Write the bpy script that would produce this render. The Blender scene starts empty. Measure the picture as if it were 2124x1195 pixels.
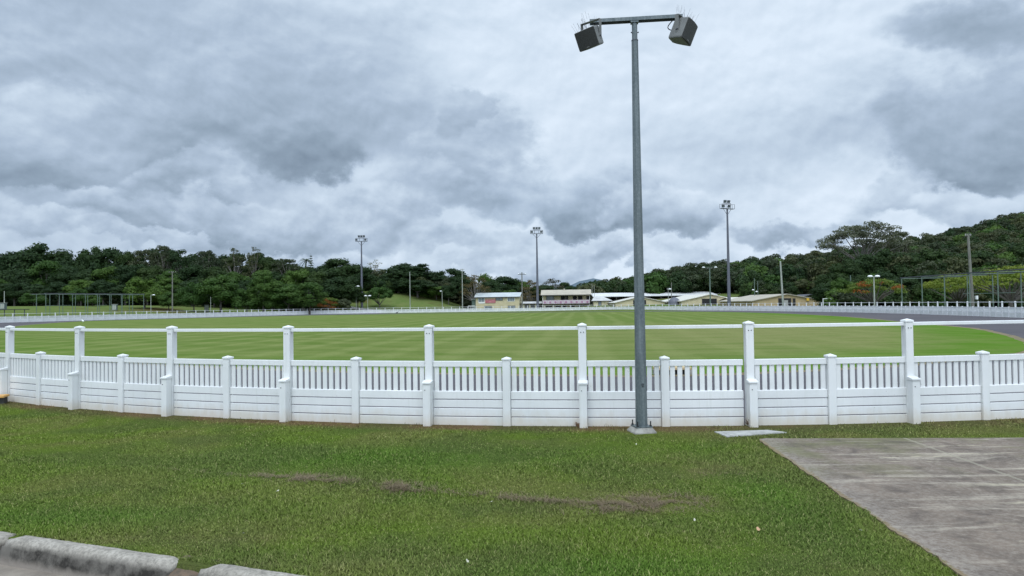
import bpy, bmesh, math, random
import numpy as np
from mathutils import Vector, Matrix, Euler
from mathutils.geometry import tessellate_polygon
rad = math.radians
S = bpy.context.scene
COL = S.collection
random.seed(7)

# ------------------------------------------------------------------ camera
FPX, CX, CY, EYE = 1470.0, 1062.0, 597.5, 1.67
PITCH, ROLL = math.atan(35/1470), rad(-.77)
cam = bpy.data.cameras.new('camera'); cam.sensor_width = 36; cam.lens = FPX/2124*36
cam.clip_start = .05; cam.clip_end = 12000
co = bpy.data.objects.new('camera', cam); COL.objects.link(co)
CR = (Matrix.Rotation(math.pi/2+PITCH, 3, 'X') @ Matrix.Rotation(ROLL, 3, 'Z'))
co.matrix_world = Matrix.Translation((0, 0, EYE)) @ CR.to_4x4()
S.camera = co

# ------------------------------------------------------------------ sky, sun, exposure
SUN_EL, SUN_AZ = rad(58), rad(205)      # azimuth clockwise from +Y: behind the camera, a little to its left
S.view_settings.view_transform = 'Standard'; S.view_settings.look = 'None'
S.view_settings.exposure = 0; S.view_settings.gamma = 1
sl = bpy.data.lights.new('sun', 'SUN'); sl.energy = 1.35; sl.angle = rad(25); sl.color = (1, .96, .9)
so = bpy.data.objects.new('sun', sl); COL.objects.link(so)
sd = Vector((math.sin(SUN_AZ)*math.cos(SUN_EL), math.cos(SUN_AZ)*math.cos(SUN_EL), math.sin(SUN_EL)))
so.rotation_euler = sd.to_track_quat('Z', 'Y').to_euler(); so.location = sd*300

class NT:
    """tiny node-tree writer"""
    def __init__(s, tree): s.t = tree; s.n = tree.nodes; s.l = tree.links
    def new(s, typ, **kw):
        n = s.n.new(typ)
        for k, v in kw.items(): setattr(n, k, v)
        return n
    def put(s, sock, v):
        if isinstance(v, bpy.types.NodeSocket): s.l.new(v, sock)
        elif v is not None:
            if hasattr(sock.default_value, '__len__') and not hasattr(v, '__len__'): v = [v]*len(sock.default_value)
            if hasattr(sock.default_value, '__len__') and len(sock.default_value) == 4 and len(v) == 3: v = list(v)+[1]
            sock.default_value = v
    def m(s, op, a, b=None, c=None, clamp=False):
        n = s.new('ShaderNodeMath', operation=op, use_clamp=clamp)
        for i, v in enumerate((a, b, c)):
            if v is not None: s.put(n.inputs[i], v)
        return n.outputs[0]
    def v(s, op, a, b=None, scale=None):
        n = s.new('ShaderNodeVectorMath', operation=op)
        s.put(n.inputs[0], a)
        if b is not None: s.put(n.inputs[1], b)
        if scale is not None: s.put(n.inputs['Scale'], scale)
        return n.outputs['Value'] if op in ('LENGTH', 'DOT_PRODUCT', 'DISTANCE') else n.outputs[0]
    def sep(s, a):
        n = s.new('ShaderNodeSeparateXYZ'); s.put(n.inputs[0], a); return n.outputs
    def comb(s, x, y, z):
        n = s.new('ShaderNodeCombineXYZ')
        for i, v in enumerate((x, y, z)): s.put(n.inputs[i], v)
        return n.outputs[0]
    def noise(s, vec, scale, detail=4, rough=.5, dist=0, dims='3D'):
        n = s.new('ShaderNodeTexNoise', noise_dimensions=dims)
        s.put(n.inputs['Vector'], vec); n.inputs['Scale'].default_value = scale
        n.inputs['Detail'].default_value = detail; n.inputs['Roughness'].default_value = rough
        n.inputs['Distortion'].default_value = dist
        return n.outputs[0]
    def voro(s, vec, scale, feature='F1'):
        n = s.new('ShaderNodeTexVoronoi', feature=feature); s.put(n.inputs['Vector'], vec)
        n.inputs['Scale'].default_value = scale; return n
    def ramp(s, f, stops, interp='LINEAR'):
        n = s.new('ShaderNodeValToRGB'); r = n.color_ramp; r.interpolation = interp
        while len(r.elements) < len(stops): r.elements.new(.5)
        for e, (p, c) in zip(r.elements, stops):
            e.position = p
            e.color = (c, c, c, 1) if not hasattr(c, '__len__') else (*c[:3], 1)
        s.put(n.inputs[0], f); return n.outputs[0]
    def mr(s, f, a, b, c=0, d=1, smooth=False):
        n = s.new('ShaderNodeMapRange'); n.clamp = True
        if smooth: n.interpolation_type = 'SMOOTHSTEP'
        for i, v in enumerate((f, a, b, c, d)): s.put(n.inputs[i], v)
        return n.outputs[0]
    def mix(s, f, a, b, blend='MIX'):
        n = s.new('ShaderNodeMix', data_type='RGBA', blend_type=blend)
        s.put(n.inputs[0], f); s.put(n.inputs[6], a); s.put(n.inputs[7], b); return n.outputs[2]

W = bpy.data.worlds.new('World'); S.world = W; W.use_nodes = True
w = NT(W.node_tree); w.n.clear()
def hor(px): return 632.5-(px-CX)*.01344
def skyuv(px, py):
    u = math.atan((px-CX)/FPX); return u, (hor(px)-py)/FPX*math.cos(u)
wd = w.new('ShaderNodeTexCoord').outputs['Generated']
x, y, z = w.sep(wd)
za = w.m('MAXIMUM', z, 0.0)
hr = w.m('SQRT', w.m('ADD', w.m('MULTIPLY', x, x), w.m('MULTIPLY', y, y)))
U = w.m('ARCTAN2', x, y); V = w.m('DIVIDE', z, w.m('MAXIMUM', hr, .02))
den = w.m('ADD', za, .30)
P = w.comb(w.m('DIVIDE', x, den), w.m('DIVIDE', y, den), w.m('MULTIPLY', z, 1.5))
# organic offset of the hand-laid cloud banks
wob = w.new('ShaderNodeTexNoise'); w.put(wob.inputs['Vector'], w.comb(U, w.m('MULTIPLY', V, 1.25), 3.3)); wob.inputs['Scale'].default_value = 6.5
wob.inputs['Detail'].default_value = 8; wob.inputs['Roughness'].default_value = .58
wx, wy, wz = w.sep(wob.outputs['Color'])
Uw = w.m('ADD', U, w.m('MULTIPLY', w.m('SUBTRACT', wx, .5), .24))
Vw = w.m('ADD', V, w.m('MULTIPLY', w.m('SUBTRACT', wy, .5), .18))
banks = [  # px, py, half-width px, half-height px, value at the top, value at the base, edge softness
 (420, 60, 420, 110, .50, .40, .9), (60, 150, 240, 120, .46, .34, .9), (590, 215, 330, 165, .50, .22, .75), (1700, 260, 420, 90, .60, .46, .9),
 (170, 300, 230, 120, .66, .20, .45), (60, 350, 150, 70, .40, .16, .5), (430, 250, 150, 90, .42, .26, .7), (655, 320, 130, 58, .34, .10, .4),
 (235, 432, 170, 36, .52, .28, .4), (410, 392, 105, 44, .64, .22, .4), (500, 468, 230, 44, .58, .22, .4), (50, 475, 130, 30, .58, .38, .5),
 (985, 345, 130, 105, .56, .30, .35), (965, 235, 50, 50, .50, .38, .4), (1085, 395, 80, 60, .58, .36, .4), (870, 405, 90, 60, .60, .38, .4),
 (1265, 425, 120, 72, .66, .10, .35), (1400, 446, 100, 56, .70, .24, .35), (970, 505, 170, 32, .64, .42, .4), (780, 450, 130, 52, .60, .38, .45),
 (1650, 468, 115, 32, .60, .28, .4), (1870, 400, 120, 38, .60, .40, .5), (2045, 265, 180, 105, .46, .16, .45), (2090, 130, 120, 60, .46, .34, .7), (2085, 10, 190, 62, .30, .14, .95), (2120, 60, 60, 30, .3, .3, .9),
 (2060, 410, 130, 50, .68, .42, .4), (1180, 540, 260, 30, .62, .40, .5), (300, 505, 200, 18, .58, .40, .5), (1000, 565, 260, 16, .60, .46, .6), (700, 530, 190, 24, .66, .46, .5), (1420, 545, 160, 20, .64, .46, .5),
]
Q = w.comb(U, w.m('MULTIPLY', V, 1.3), 2.0)
n1 = w.noise(Q, 7.0, 10, .51, .15); n2 = w.noise(Q, 2.1, 4, .5, .2); n3 = w.noise(w.v('ADD', Q, (3, 1, 7)), 17.0, 8, .54, .1)
n1b = w.noise(w.v('ADD', Q, (-.004, .012, 0)), 7.0, 10, .51, .15)
emb = w.m('MULTIPLY', w.m('SUBTRACT', n1, n1b), 1.1)
base = w.m('ADD', w.m('ADD', w.mr(U, -.60, .10, .53, .80, True), w.m('MULTIPLY', w.m('SUBTRACT', n2, .5), .30)), w.m('MULTIPLY', w.m('SUBTRACT', n1, .5), .22))
base = w.m('ADD', base, w.mr(V, 0, .06, -.08, 0))
acc = base
edge = w.m('ADD', w.m('MULTIPLY', w.m('SUBTRACT', n1, .5), 2.2), w.m('MULTIPLY', w.m('SUBTRACT', n3, .5), .7))
low = w.mr(V, .02, .20, 1, 0)
inner = w.m('ADD', w.m('MULTIPLY', w.m('MULTIPLY', w.m('SUBTRACT', n3, .46), .6), low), w.m('ADD', w.m('MULTIPLY', w.m('SUBTRACT', n1, .5), .30), w.m('MULTIPLY', w.m('SUBTRACT', n3, .5), .26)))
for (bx, by, sx, sy, vt, vb, sf) in banks:
    u0, v0 = skyuv(bx, by); cu = math.cos(u0)
    du = w.m('MULTIPLY', w.m('SUBTRACT', Uw, u0), FPX/sx/cu*.85); dv = w.m('MULTIPLY', w.m('SUBTRACT', Vw, v0), FPX/sy/cu*.85)
    r2 = w.m('ADD', w.m('MULTIPLY', du, du), w.m('MULTIPLY', dv, dv))
    msk = w.mr(w.m('SUBTRACT', w.m('ADD', 1.0, edge), r2), -sf*.5, sf*1.3, 0, .92, True)
    shd = w.m('ADD', w.mr(dv, -.75, 1.0, vb, vt), inner)
    acc = w.m('ADD', w.m('MULTIPLY', acc, w.m('SUBTRACT', 1.0, msk)), w.m('MULTIPLY', shd, msk))
val = w.m('ADD', w.m('MULTIPLY', w.m('SUBTRACT', w.m('ADD', acc, emb), .52), w.mr(V, .05, .30, 1.40, 1.15)), .585)
colr = w.ramp(val, [(0.0, (.215, .285, .375)), (.25, (.308, .398, .508)), (.5, (.435, .540, .680)), (.75, (.600, .715, .850)), (1.0, (.74, .85, .98))])
# thin bluish gaps low over the horizon
gap = w.m('MULTIPLY', w.mr(w.noise(P, .6, 5, .5, .3), .52, .68, 0, 1, True), w.mr(V, .02, .22, .75, 0))
sky = w.new('ShaderNodeTexSky', sky_type='NISHITA', sun_disc=False, sun_elevation=SUN_EL, sun_rotation=SUN_AZ)
blue = w.mix(.5, w.v('SCALE', sky.outputs[0], scale=.09), (.36, .50, .70))
colr = w.mix(gap, colr, blue)
# cloud deck brighter overhead; unseen sky behind the camera boosted to light front faces
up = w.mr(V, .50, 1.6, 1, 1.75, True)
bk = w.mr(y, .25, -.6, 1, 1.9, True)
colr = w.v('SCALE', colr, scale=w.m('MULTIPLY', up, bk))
colr = w.mix(w.mr(V, -.03, 0, 0, 1), (.10, .13, .08), colr)
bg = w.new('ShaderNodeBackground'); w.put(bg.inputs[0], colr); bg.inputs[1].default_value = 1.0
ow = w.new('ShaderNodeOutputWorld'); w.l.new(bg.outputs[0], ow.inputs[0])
W.cycles.sampling_method = 'MANUAL'; W.cycles.sample_map_resolution = 512

# ------------------------------------------------------------------ helpers
def pray(px, py):
    return CR @ Vector(((px-CX)/FPX, (CY-py)/FPX, -1))
def onplane(px, py, D):
    """world point at depth Y=D seen at that place of the photograph"""
    d = pray(px, py); t = D/d.y; return Vector((d.x*t, D, EYE+d.z*t))
def onground(px, py, z=0):
    d = pray(px, py); t = (z-EYE)/d.z; return Vector((d.x*t, d.y*t, z))
def colx(px, D, z=0):
    x = (px-CX)/FPX*D
    for _ in range(4):
        q = CR.transposed() @ Vector((x, D, z-EYE)); x += (px-(CX+FPX*q.x/-q.z))/FPX*D
    return x
def smooth01(a, b, t):
    t = min(1, max(0, (t-a)/(b-a))); return t*t*(3-2*t)

def tag(o, label=None, cat=None, group=None, kind=None):
    if label: o['label'] = label
    if cat: o['category'] = cat
    if group: o['group'] = group
    if kind: o['kind'] = kind
    return o
def empty(name, loc, rz=0, label=None, cat=None, group=None):
    o = bpy.data.objects.new(name, None); COL.objects.link(o); o.location = loc; o.rotation_euler = (0, 0, rz)
    o.empty_display_size = .3
    return tag(o, label, cat, group)
def link(name, mesh, parent=None, loc=(0, 0, 0), rz=0):
    o = bpy.data.objects.new(name, mesh); COL.objects.link(o); o.parent = parent; o.location = loc; o.rotation_euler = (0, 0, rz)
    return o
def copy_tree(o, parent=None):
    c = o.copy(); COL.objects.link(c); c.parent = parent
    for ch in o.children: copy_tree(ch, c)
    return c

class MB:
    def __init__(s): s.v = []; s.f = []; s.sm = []
    def add(s, vs, fs, M=None, smooth=False):
        b = len(s.v)
        for p in vs:
            p = Vector(p)
            s.v.append(tuple(M @ p) if M is not None else tuple(p))
        for f in fs: s.f.append(tuple(b+i for i in f)); s.sm.append(smooth)
        return s
    def box(s, x0, x1, y0, y1, z0, z1, M=None):
        vs = [(x, y, z) for z in (z0, z1) for (x, y) in ((x0, y0), (x1, y0), (x1, y1), (x0, y1))]
        return s.add(vs, [(3, 2, 1, 0), (4, 5, 6, 7), (0, 1, 5, 4), (1, 2, 6, 5), (2, 3, 7, 6), (3, 0, 4, 7)], M)
    def bbox(s, x0, x1, y0, y1, z0, z1, c=.006, M=None):
        """box with chamfered vertical and top edges"""
        def ring(i, z): 
            return [(x0+c+i, y0+i, z), (x1-c-i, y0+i, z), (x1-i, y0+c+i, z), (x1-i, y1-c-i, z), (x1-c-i, y1-i, z), (x0+c+i, y1-i, z), (x0+i, y1-c-i, z), (x0+i, y0+c+i, z)]
        vs = ring(0, z0)+ring(0, z1-c)+ring(c*.8, z1)
        fs = [tuple(range(7, -1, -1)), tuple(range(16, 24))]
        for k in (0, 8):
            for i in range(8): fs.append((k+i, k+(i+1) % 8, k+8+(i+1) % 8, k+8+i))
        return s.add(vs, fs, M)
    def tube(s, p0, p1, r0, r1=None, n=8, cap=True, smooth=True, M=None, phase=0):
        r1 = r0 if r1 is None else r1
        p0 = Vector(p0); p1 = Vector(p1); d = (p1-p0)
        q = d.to_track_quat('Z', 'Y').to_matrix()
        vs = []
        for p, r in ((p0, r0), (p1, r1)):
            for i in range(n):
                a = 2*math.pi*i/n+phase; vs.append(p+q @ Vector((math.cos(a)*r, math.sin(a)*r, 0)))
        fs = [(i, (i+1) % n, n+(i+1) % n, n+i) for i in range(n)]
        s.add(vs, fs, M, smooth)
        if cap: s.add(vs, [tuple(range(n-1, -1, -1)), tuple(range(n, 2*n))], M)
        return s
    def path(s, pts, radii, n=6, M=None):
        pts = [Vector(p) for p in pts]; vs = []; fs = []
        for k, p in enumerate(pts):
            d = (pts[min(k+1, len(pts)-1)]-pts[max(k-1, 0)]); q = d.to_track_quat('Z', 'Y').to_matrix()
            for i in range(n):
                a = 2*math.pi*i/n; vs.append(p+q @ Vector((math.cos(a)*radii[k], math.sin(a)*radii[k], 0)))
        for k in range(len(pts)-1):
            for i in range(n): fs.append((k*n+i, k*n+(i+1) % n, (k+1)*n+(i+1) % n, (k+1)*n+i))
        fs.append(tuple(range((len(pts)-1)*n, len(pts)*n)))
        return s.add(vs, fs, M, True)
    def extr(s, poly, y0, y1, M=None):
        """polygon in XZ pushed through Y"""
        n = len(poly); vs = [(x, y0, z) for x, z in poly]+[(x, y1, z) for x, z in poly]
        fs = [tuple(range(n-1, -1, -1)), tuple(range(n, 2*n))]+[(i, (i+1) % n, n+(i+1) % n, n+i) for i in range(n)]
        return s.add(vs, fs, M)
    def mesh(s, name, mat):
        m = bpy.data.meshes.new(name); m.from_pydata(s.v, [], s.f)
        if any(s.sm): m.polygons.foreach_set('use_smooth', s.sm)
        if mat: m.materials.append(mat)
        bm = bmesh.new(); bm.from_mesh(m); bmesh.ops.recalc_face_normals(bm, faces=bm.faces); bm.to_mesh(m); bm.free()
        m.update(); return m
    def build(s, name, mat, parent=None, loc=(0, 0, 0), rz=0):
        return link(name, s.mesh(name, mat), parent, loc, rz)

# ------------------------------------------------------------------ materials
def mat(name, c, rough=.7, c2=None, scale=3, amt=1.0, bump=0, bscale=None, metal=0, spec=.5, detail=5, coord='Object', stretch=None):
    m = bpy.data.materials.new(name); m.use_nodes = True; t = NT(m.node_tree)
    b = m.node_tree.nodes['Principled BSDF']; b.inputs['Roughness'].default_value = rough; b.inputs['Metallic'].default_value = metal
    b.inputs['Specular IOR Level'].default_value = spec
    tc = t.new('ShaderNodeTexCoord').outputs[coord]
    if stretch: tc = t.v('MULTIPLY', tc, stretch)
    if c2 is not None:
        f = t.mr(t.noise(tc, scale, detail, .6), .35, .65, 0, amt)
        t.put(b.inputs['Base Color'], t.mix(f, c, c2))
    else: t.put(b.inputs['Base Color'], c)
    if bump:
        bn = t.new('ShaderNodeBump'); bn.inputs['Strength'].default_value = bump; bn.inputs['Distance'].default_value = .02
        t.put(bn.inputs['Height'], t.noise(tc, bscale or scale*6, 5, .6)); t.l.new(bn.outputs[0], b.inputs['Normal'])
    return m, t, b

def m_white():
    m, t, b = mat('white_vinyl', (.8, .8, .8), .42, spec=.4)
    g = t.new('ShaderNodeNewGeometry').outputs['Position']; X, Y, Z = t.sep(g)
    n = t.noise(t.v('MULTIPLY', g, (3, 3, 1.0)), 2.4, 6, .65)
    base = t.mix(t.mr(t.noise(g, 1.1, 4, .6), .35, .7), (.74, .75, .75), (.65, .665, .67))
    streak = t.mr(t.noise(t.v('MULTIPLY', g, (22, 22, .9)), 1.0, 4, .6), .52, .78, 0, .45)
    base = t.mix(streak, base, (.56, .58, .55))
    # soil splashed up from the ground, ragged upper edge
    h = t.m('ADD', Z, t.m('MULTIPLY', t.m('SUBTRACT', n, .5), -.34))
    base = t.mix(t.mr(h, .02, .20, .55, 0), base, (.52, .44, .32)); base = t.mix(t.mr(t.noise(g, 3.2, 7, .7), .60, .74, 0, .35), base, (.50, .53, .50))
    base = t.mix(t.mr(t.noise(t.v('ADD', g, (5, 5, 5)), .9, 6, .7), .50, .70, 0, .30), base, (.60, .62, .60))
    spk = t.mr(t.voro(t.v('MULTIPLY', g, (1, 1, 1)), 7).outputs['Distance'], .022, .045, .7, 0)
    base = t.mix(spk, base, (.30, .29, .27))
    t.put(b.inputs['Base Color'], base)
    return m
M_WHITE = m_white()
M_WHITE_FAR = mat('white_paint_far', (.73, .74, .75), .5, (.60, .62, .63), .8)[0]
def m_galv():
    m, t, b = mat('galvanised_steel', (.2, .23, .24), .5, metal=.35)
    oc = t.new('ShaderNodeTexCoord').outputs['Object']
    v = t.voro(oc, 30).outputs['Distance']; n = t.noise(t.v('MULTIPLY', oc, (9, 9, .8)), 2, 6, .65)
    c = t.mix(t.mr(n, .35, .7), (.085, .108, .115), (.165, .195, .205))
    c = t.mix(t.mr(v, .1, .6, .3, 0), c, (.24, .27, .28))
    t.put(b.inputs['Base Color'], c); t.put(b.inputs['Roughness'], t.mr(n, .3, .7, .38, .62)); return m
M_GALV = m_galv()
M_CONC = mat('concrete', (.36, .35, .32), .9, (.20, .19, .17), 9, bump=.4, bscale=60)[0]
M_PIT = mat('pale_concrete', (.42, .42, .40), .9, (.28, .28, .265), 9, bump=.3, bscale=80)[0]
M_SPK = mat('speaker_grey', (.17, .175, .17), .55, (.13, .135, .13), 8, bump=.05)[0]
def m_grille():
    m, t, b = mat('speaker_grille', (.02, .02, .02), .6)
    oc = t.new('ShaderNodeTexCoord').outputs['Object']
    v = t.voro(oc, 160).outputs['Distance']
    t.put(b.inputs['Base Color'], t.mix(t.mr(v, .25, .5), (.008, .008, .008), (.04, .042, .042))); return m
M_GRILLE = m_grille()
M_BLACK = mat('black_rubber', (.012, .012, .013), .6)[0]
M_STEELDK = mat('dark_steel', (.08, .085, .10), .5, (.055, .06, .075), 2, metal=.3)[0]
M_MAST = mat('mast_grey', (.085, .09, .12), .55, (.12, .125, .15), 1.2, stretch=(3, 3, .5))[0]
M_TIMBER = mat('weathered_timber', (.20, .20, .175), .85, (.12, .115, .10), 2, stretch=(6, 6, .6))[0]
M_TIMBERDK = mat('dark_timber', (.05, .048, .045), .85, (.03, .03, .028), 2, stretch=(6, 6, .6))[0]
M_PALEPOLE = mat('pale_pole', (.36, .38, .34), .7, (.25, .27, .24), 2, stretch=(5, 5, .5))[0]
M_GREENPOLE = mat('green_grey_pole', (.13, .18, .15), .7, (.09, .13, .11), 2, stretch=(5, 5, .5))[0]
M_LAMPW = mat('white_lamp_housing', (.75, .77, .78), .4)[0]
M_LENS = mat('lamp_lens', (.16, .18, .20), .12, spec=.8)[0]
M_CREAM = mat('cream_cladding', (.56, .49, .31), .8, (.47, .41, .26), .8)[0]
M_CREAM2 = mat('pale_cream_cladding', (.60, .54, .35), .8, (.48, .43, .28), .9)[0]
M_TAN = mat('tan_cladding', (.47, .36, .20), .8, (.38, .29, .16), .9)[0]
def m_roof(name, c, c2):
    m, t, b = mat(name, c, .5, c2, .5, metal=0)
    oc = t.new('ShaderNodeTexCoord').outputs['Object']; X, Y, Z = t.sep(oc)
    wv = t.m('SINE', t.m('MULTIPLY', X, 16)); bn = t.new('ShaderNodeBump'); bn.inputs['Strength'].default_value = .6; bn.inputs['Distance'].default_value = .03
    t.put(bn.inputs['Height'], wv); t.l.new(bn.outputs[0], b.inputs['Normal']); return m
M_RBLUE = m_roof('blue_grey_iron_roof', (.46, .50, .50), (.37, .41, .42))
M_RTAN = m_roof('tan_iron_roof', (.42, .38, .30), (.33, .30, .24))
M_RWHITE = m_roof('white_iron_roof', (.66, .67, .67), (.54, .55, .56))
M_RGREY = m_roof('grey_iron_roof', (.50, .50, .49), (.36, .36, .36))
M_RCREAM = m_roof('cream_iron_roof', (.62, .60, .53), (.52, .50, .44))
M_GLASS = mat('window_glass', (.10, .12, .13), .12, (.22, .25, .26), .8, spec=.8)[0]
M_DARK = mat('dark_interior', (.018, .018, .018), .9)[0]  # near-black colour standing in for unlit depth in openings and under the pavilion
M_TRIMW = mat('white_trim', (.70, .70, .68), .6)[0]
M_TRIMD = mat('dark_trim', (.07, .065, .06), .7)[0]
M_RED = mat('faded_red_sign', (.33, .07, .08), .7, (.50, .22, .24), 1.6, stretch=(.6, 1, 3))[0]
M_BANNER = mat('mottled_mauve_banner', (.42, .30, .36), .7, (.55, .50, .53), 1.1, detail=3)[0]
M_MOTTLE = mat('mottled_grey_wall', (.22, .20, .19), .9, (.12, .11, .105), .5)[0]
M_YEL = mat('yellow_sign', (.70, .45, .06), .5)[0]
M_YTIM = mat('yellow_painted_timber', (.62, .34, .08), .6, (.50, .28, .08), 6)[0]
M_ROCK = mat('brown_log_wall', (.10, .075, .06), .9, (.06, .05, .04), 2)[0]

def turf_color(t, g, kind):
    """patchy mown turf colour from world position"""
    X, Y, Z = t.sep(g)
    n1 = t.noise(g, .45, 5, .6, .4); n2 = t.noise(g, 2.6, 5, .65); n3 = t.noise(g, 14, 4, .7)
    if kind == 'verge':
        c = t.mix(t.mr(n1, .42, .60, 0, 1, True), (.122, .184, .020), (.160, .170, .046))
        def patch(cx, cy, rx, ry):
            dx = t.m('MULTIPLY', t.m('SUBTRACT', X, cx), 1/rx); dy = t.m('MULTIPLY', t.m('SUBTRACT', Y, cy), 1/ry)
            e = t.m('ADD', t.m('MULTIPLY', dx, dx), t.m('MULTIPLY', dy, dy))
            return t.m('EXPONENT', t.m('MULTIPLY', e, -1.0))
        g1 = t.m('ADD', t.m('ADD', patch(-1.6, 7.9, 3.0, .8), patch(-3.6, 5.8, 1.5, .35)), t.m('ADD', patch(2.2, 6.0, .45, 1.8), patch(.6, 4.5, 1.2, .3)))
        c = t.mix(t.m('MULTIPLY', g1, .8, clamp=True), c, (.060, .150, .014))
        b1 = t.m('ADD', t.m('ADD', t.m('ADD', patch(-1.6, 4.62, 1.0, .14), patch(-2.9, 5.18, 1.2, .10)), patch(1.9, 4.35, .5, .3)), t.m('ADD', patch(.9, 5.9, 1.0, .3), patch(1.8, 7.2, .7, .6)))
        c = t.mix(t.m('MULTIPLY', t.m('MULTIPLY', b1, t.mr(n2, .3, .6)), .75, clamp=True), c, (.19, .145, .075))
        # worn dry strip along the foot of the white fence
        dc = t.v('LENGTH', t.comb(t.m('SUBTRACT', X, 3.344), t.m('SUBTRACT', Y, 33.672), 0.0))
        e = t.m('ADD', dc, t.m('MULTIPLY', t.m('SUBTRACT', n2, .5), .5))
        c = t.mix(t.mr(e, 24.62, 24.30, 0, .92), c, (.20, .115, .070))
        c = t.mix(t.m('MULTIPLY', t.mr(e, 25.5, 24.9, 0, .6), t.mr(X, 1.0, 3.0)), c, (.16, .13, .06))
        c = t.mix(t.mr(n3, .52, .75, 0, .5), c, (.145, .165, .065)); c = t.mix(t.mr(t.noise(g, .8, 3, .5), .44, .60, 0, .55, True), c, (.075, .105, .030))
    else:
        c = t.mix(t.mr(n1, .35, .65), (.085, .135, .035), (.13, .155, .055)); c = t.mix(t.mr(n2, .4, .7, 0, .5), c, (.10, .12, .04))
    return c
def m_turf(name, kind, leaf=False):
    m, t, b = mat(name, (.1, .1, .1), .85, spec=.06)
    g = t.new('ShaderNodeNewGeometry'); c = turf_color(t, g.outputs['Position'], kind)
    if leaf:
        r = g.outputs['Random Per Island']
        c = t.mix(t.mr(r, 0, 1, .0, .5), c, (.175, .225, .060)); c = t.mix(t.mr(r, 0, 1, .45, 0), c, (.050, .085, .018)); c = t.mix(t.mr(r, .93, .94, 0, .6), c, (.27, .24, .12))
        c = t.mix(1.0, c, t.ramp(r, [(0, .88), (.5, 1.10), (1, 1.28)]), 'MULTIPLY')
    else:
        c = t.mix(t.mr(t.noise(g.outputs['Position'], 60, 3, .7), .3, .7, .0, .65), c, (.035, .045, .018))
        bn = t.new('ShaderNodeBump'); bn.inputs['Strength'].default_value = .8; bn.inputs['Distance'].default_value = .03
        t.put(bn.inputs['Height'], t.noise(g.outputs['Position'], 45, 3, .7)); t.l.new(bn.outputs[0], b.inputs['Normal'])
    t.put(b.inputs['Base Color'], c); return m
M_VERGE = m_turf('verge_turf', 'verge'); M_BLADE = m_turf('grass_blade', 'verge', True)

# ------------------------------------------------------------------ ground layout
KN = Vector((.3511, .9363)); KV = 3.69                       # kerb line: KN.p = KV, turf beyond it
CC = Vector((3.344, 33.672)); CRAD = 24.053                 # near fence runs on this circle
def arc_at(px):
    d = pray(px, 850); d = Vector((d.x, d.y)).normalized()
    b = d.dot(CC); c = CC.dot(CC)-CRAD**2; return d*(b-math.sqrt(b*b-c))
TALLPX = [20, 165, 357, 599, 892, 1210, 1556, 1886]
def ang(p): return math.atan2(p.y-CC.y, p.x-CC.x)
A = [ang(arc_at(p)+Vector((0, 0))) for p in TALLPX]
STEP = (A[-1]-A[0])/7
A = [A[0]-2*STEP, A[0]-STEP]+A+[A[-1]+STEP, A[-1]+2*STEP, A[-1]+3*STEP]
def cpt(a, r=CRAD): return Vector((CC.x+r*math.cos(a), CC.y+r*math.sin(a)))

def catmull(pts, closed, step):
    n = len(pts); P = [Vector(p) for p in pts]; out = []
    rng = range(n if closed else n-1)
    for i in rng:
        a, b, c, d = (P[(i-1) % n] if closed or i > 0 else P[0]), P[i], P[(i+1) % n], (P[(i+2) % n] if closed or i+2 < n else P[-1])
        k = max(2, int((c-b).length/step))
        for j in range(k):
            t = j/k; out.append(.5*((2*b)+(c-a)*t+(2*a-5*b+4*c-d)*t*t+(3*b-a-3*c+d)*t**3))
    if not closed: out.append(P[-1])
    return out
FAR = [(38, 44), (42, 56), (43.8, 65), (46, 80), (47, 98), (45, 118), (41, 140), (35, 157), (25, 171), (10, 177), (-8, 180), (-25, 183), (-41, 182), (-53, 166), (-60.5, 148), (-69, 130), (-75, 115), (-79, 106), (-81, 97)]
near_pts = [tuple(cpt(a, CRAD-.05)) for a in np.linspace(A[0], A[-1], 16)]
OUTER = catmull(near_pts+[(24, 21.5), (32, 32)]+FAR+[(-78, 85), (-68, 68), (-52, 49), (-40, 36), (-28, 25), (-17.5, 18.0)], True, 1.5)
INF = [(3.7, 16.4), (9, 17.8), (14.2, 20.8), (16.3, 22.6), (19.6, 27.4), (23.4, 34.7), (26, 41), (28.6, 52), (32, 64.5), (34.8, 79), (36.5, 100), (34.5, 122), (27, 138), (10, 147), (-5, 151), (-22, 155), (-40, 153), (-53, 141), (-62, 127), (-67, 112), (-61.5, 93), (-55, 78.5), (-48.5, 68), (-42, 54), (-31.5, 40), (-21.5, 29.6), (-12, 22.5), (-5.7, 19.1), (-2, 17.7), (1, 16.9)]
INFIELD = catmull(INF, True, .8)
OUTN = np.array([tuple(p) for p in OUTER])
def outside_dist(X, Y):
    X = np.atleast_1d(np.asarray(X, float)); Y = np.atleast_1d(np.asarray(Y, float))
    a = OUTN; b = np.roll(OUTN, -1, 0); best = np.full(X.shape, 1e9); ins = np.zeros(X.shape, bool)
    for (ax, ay), (bx, by) in zip(a, b):
        dx, dy = bx-ax, by-ay; L = dx*dx+dy*dy+1e-9
        t = np.clip(((X-ax)*dx+(Y-ay)*dy)/L, 0, 1); best = np.minimum(best, np.hypot(X-ax-t*dx, Y-ay-t*dy))
        c = ((ay > Y) != (by > Y)) & (X < (bx-ax)*(Y-ay)/((by-ay) if abs(by-ay) > 1e-9 else 1e-9)+ax); ins ^= c
    return np.where(ins, 0, best)
def sst(a, b, t): t = np.clip((t-a)/(b-a), 0, 1); return t*t*(3-2*t)
RT = [-.2, .05, .13, .19, .26, .34, .40, .47, .56, .65, .72, .9, 1.3]
RH = [0, 1, 5, 9, 12, 14.5, 16, 20, 25.5, 32.5, 40, 54, 66]
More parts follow.
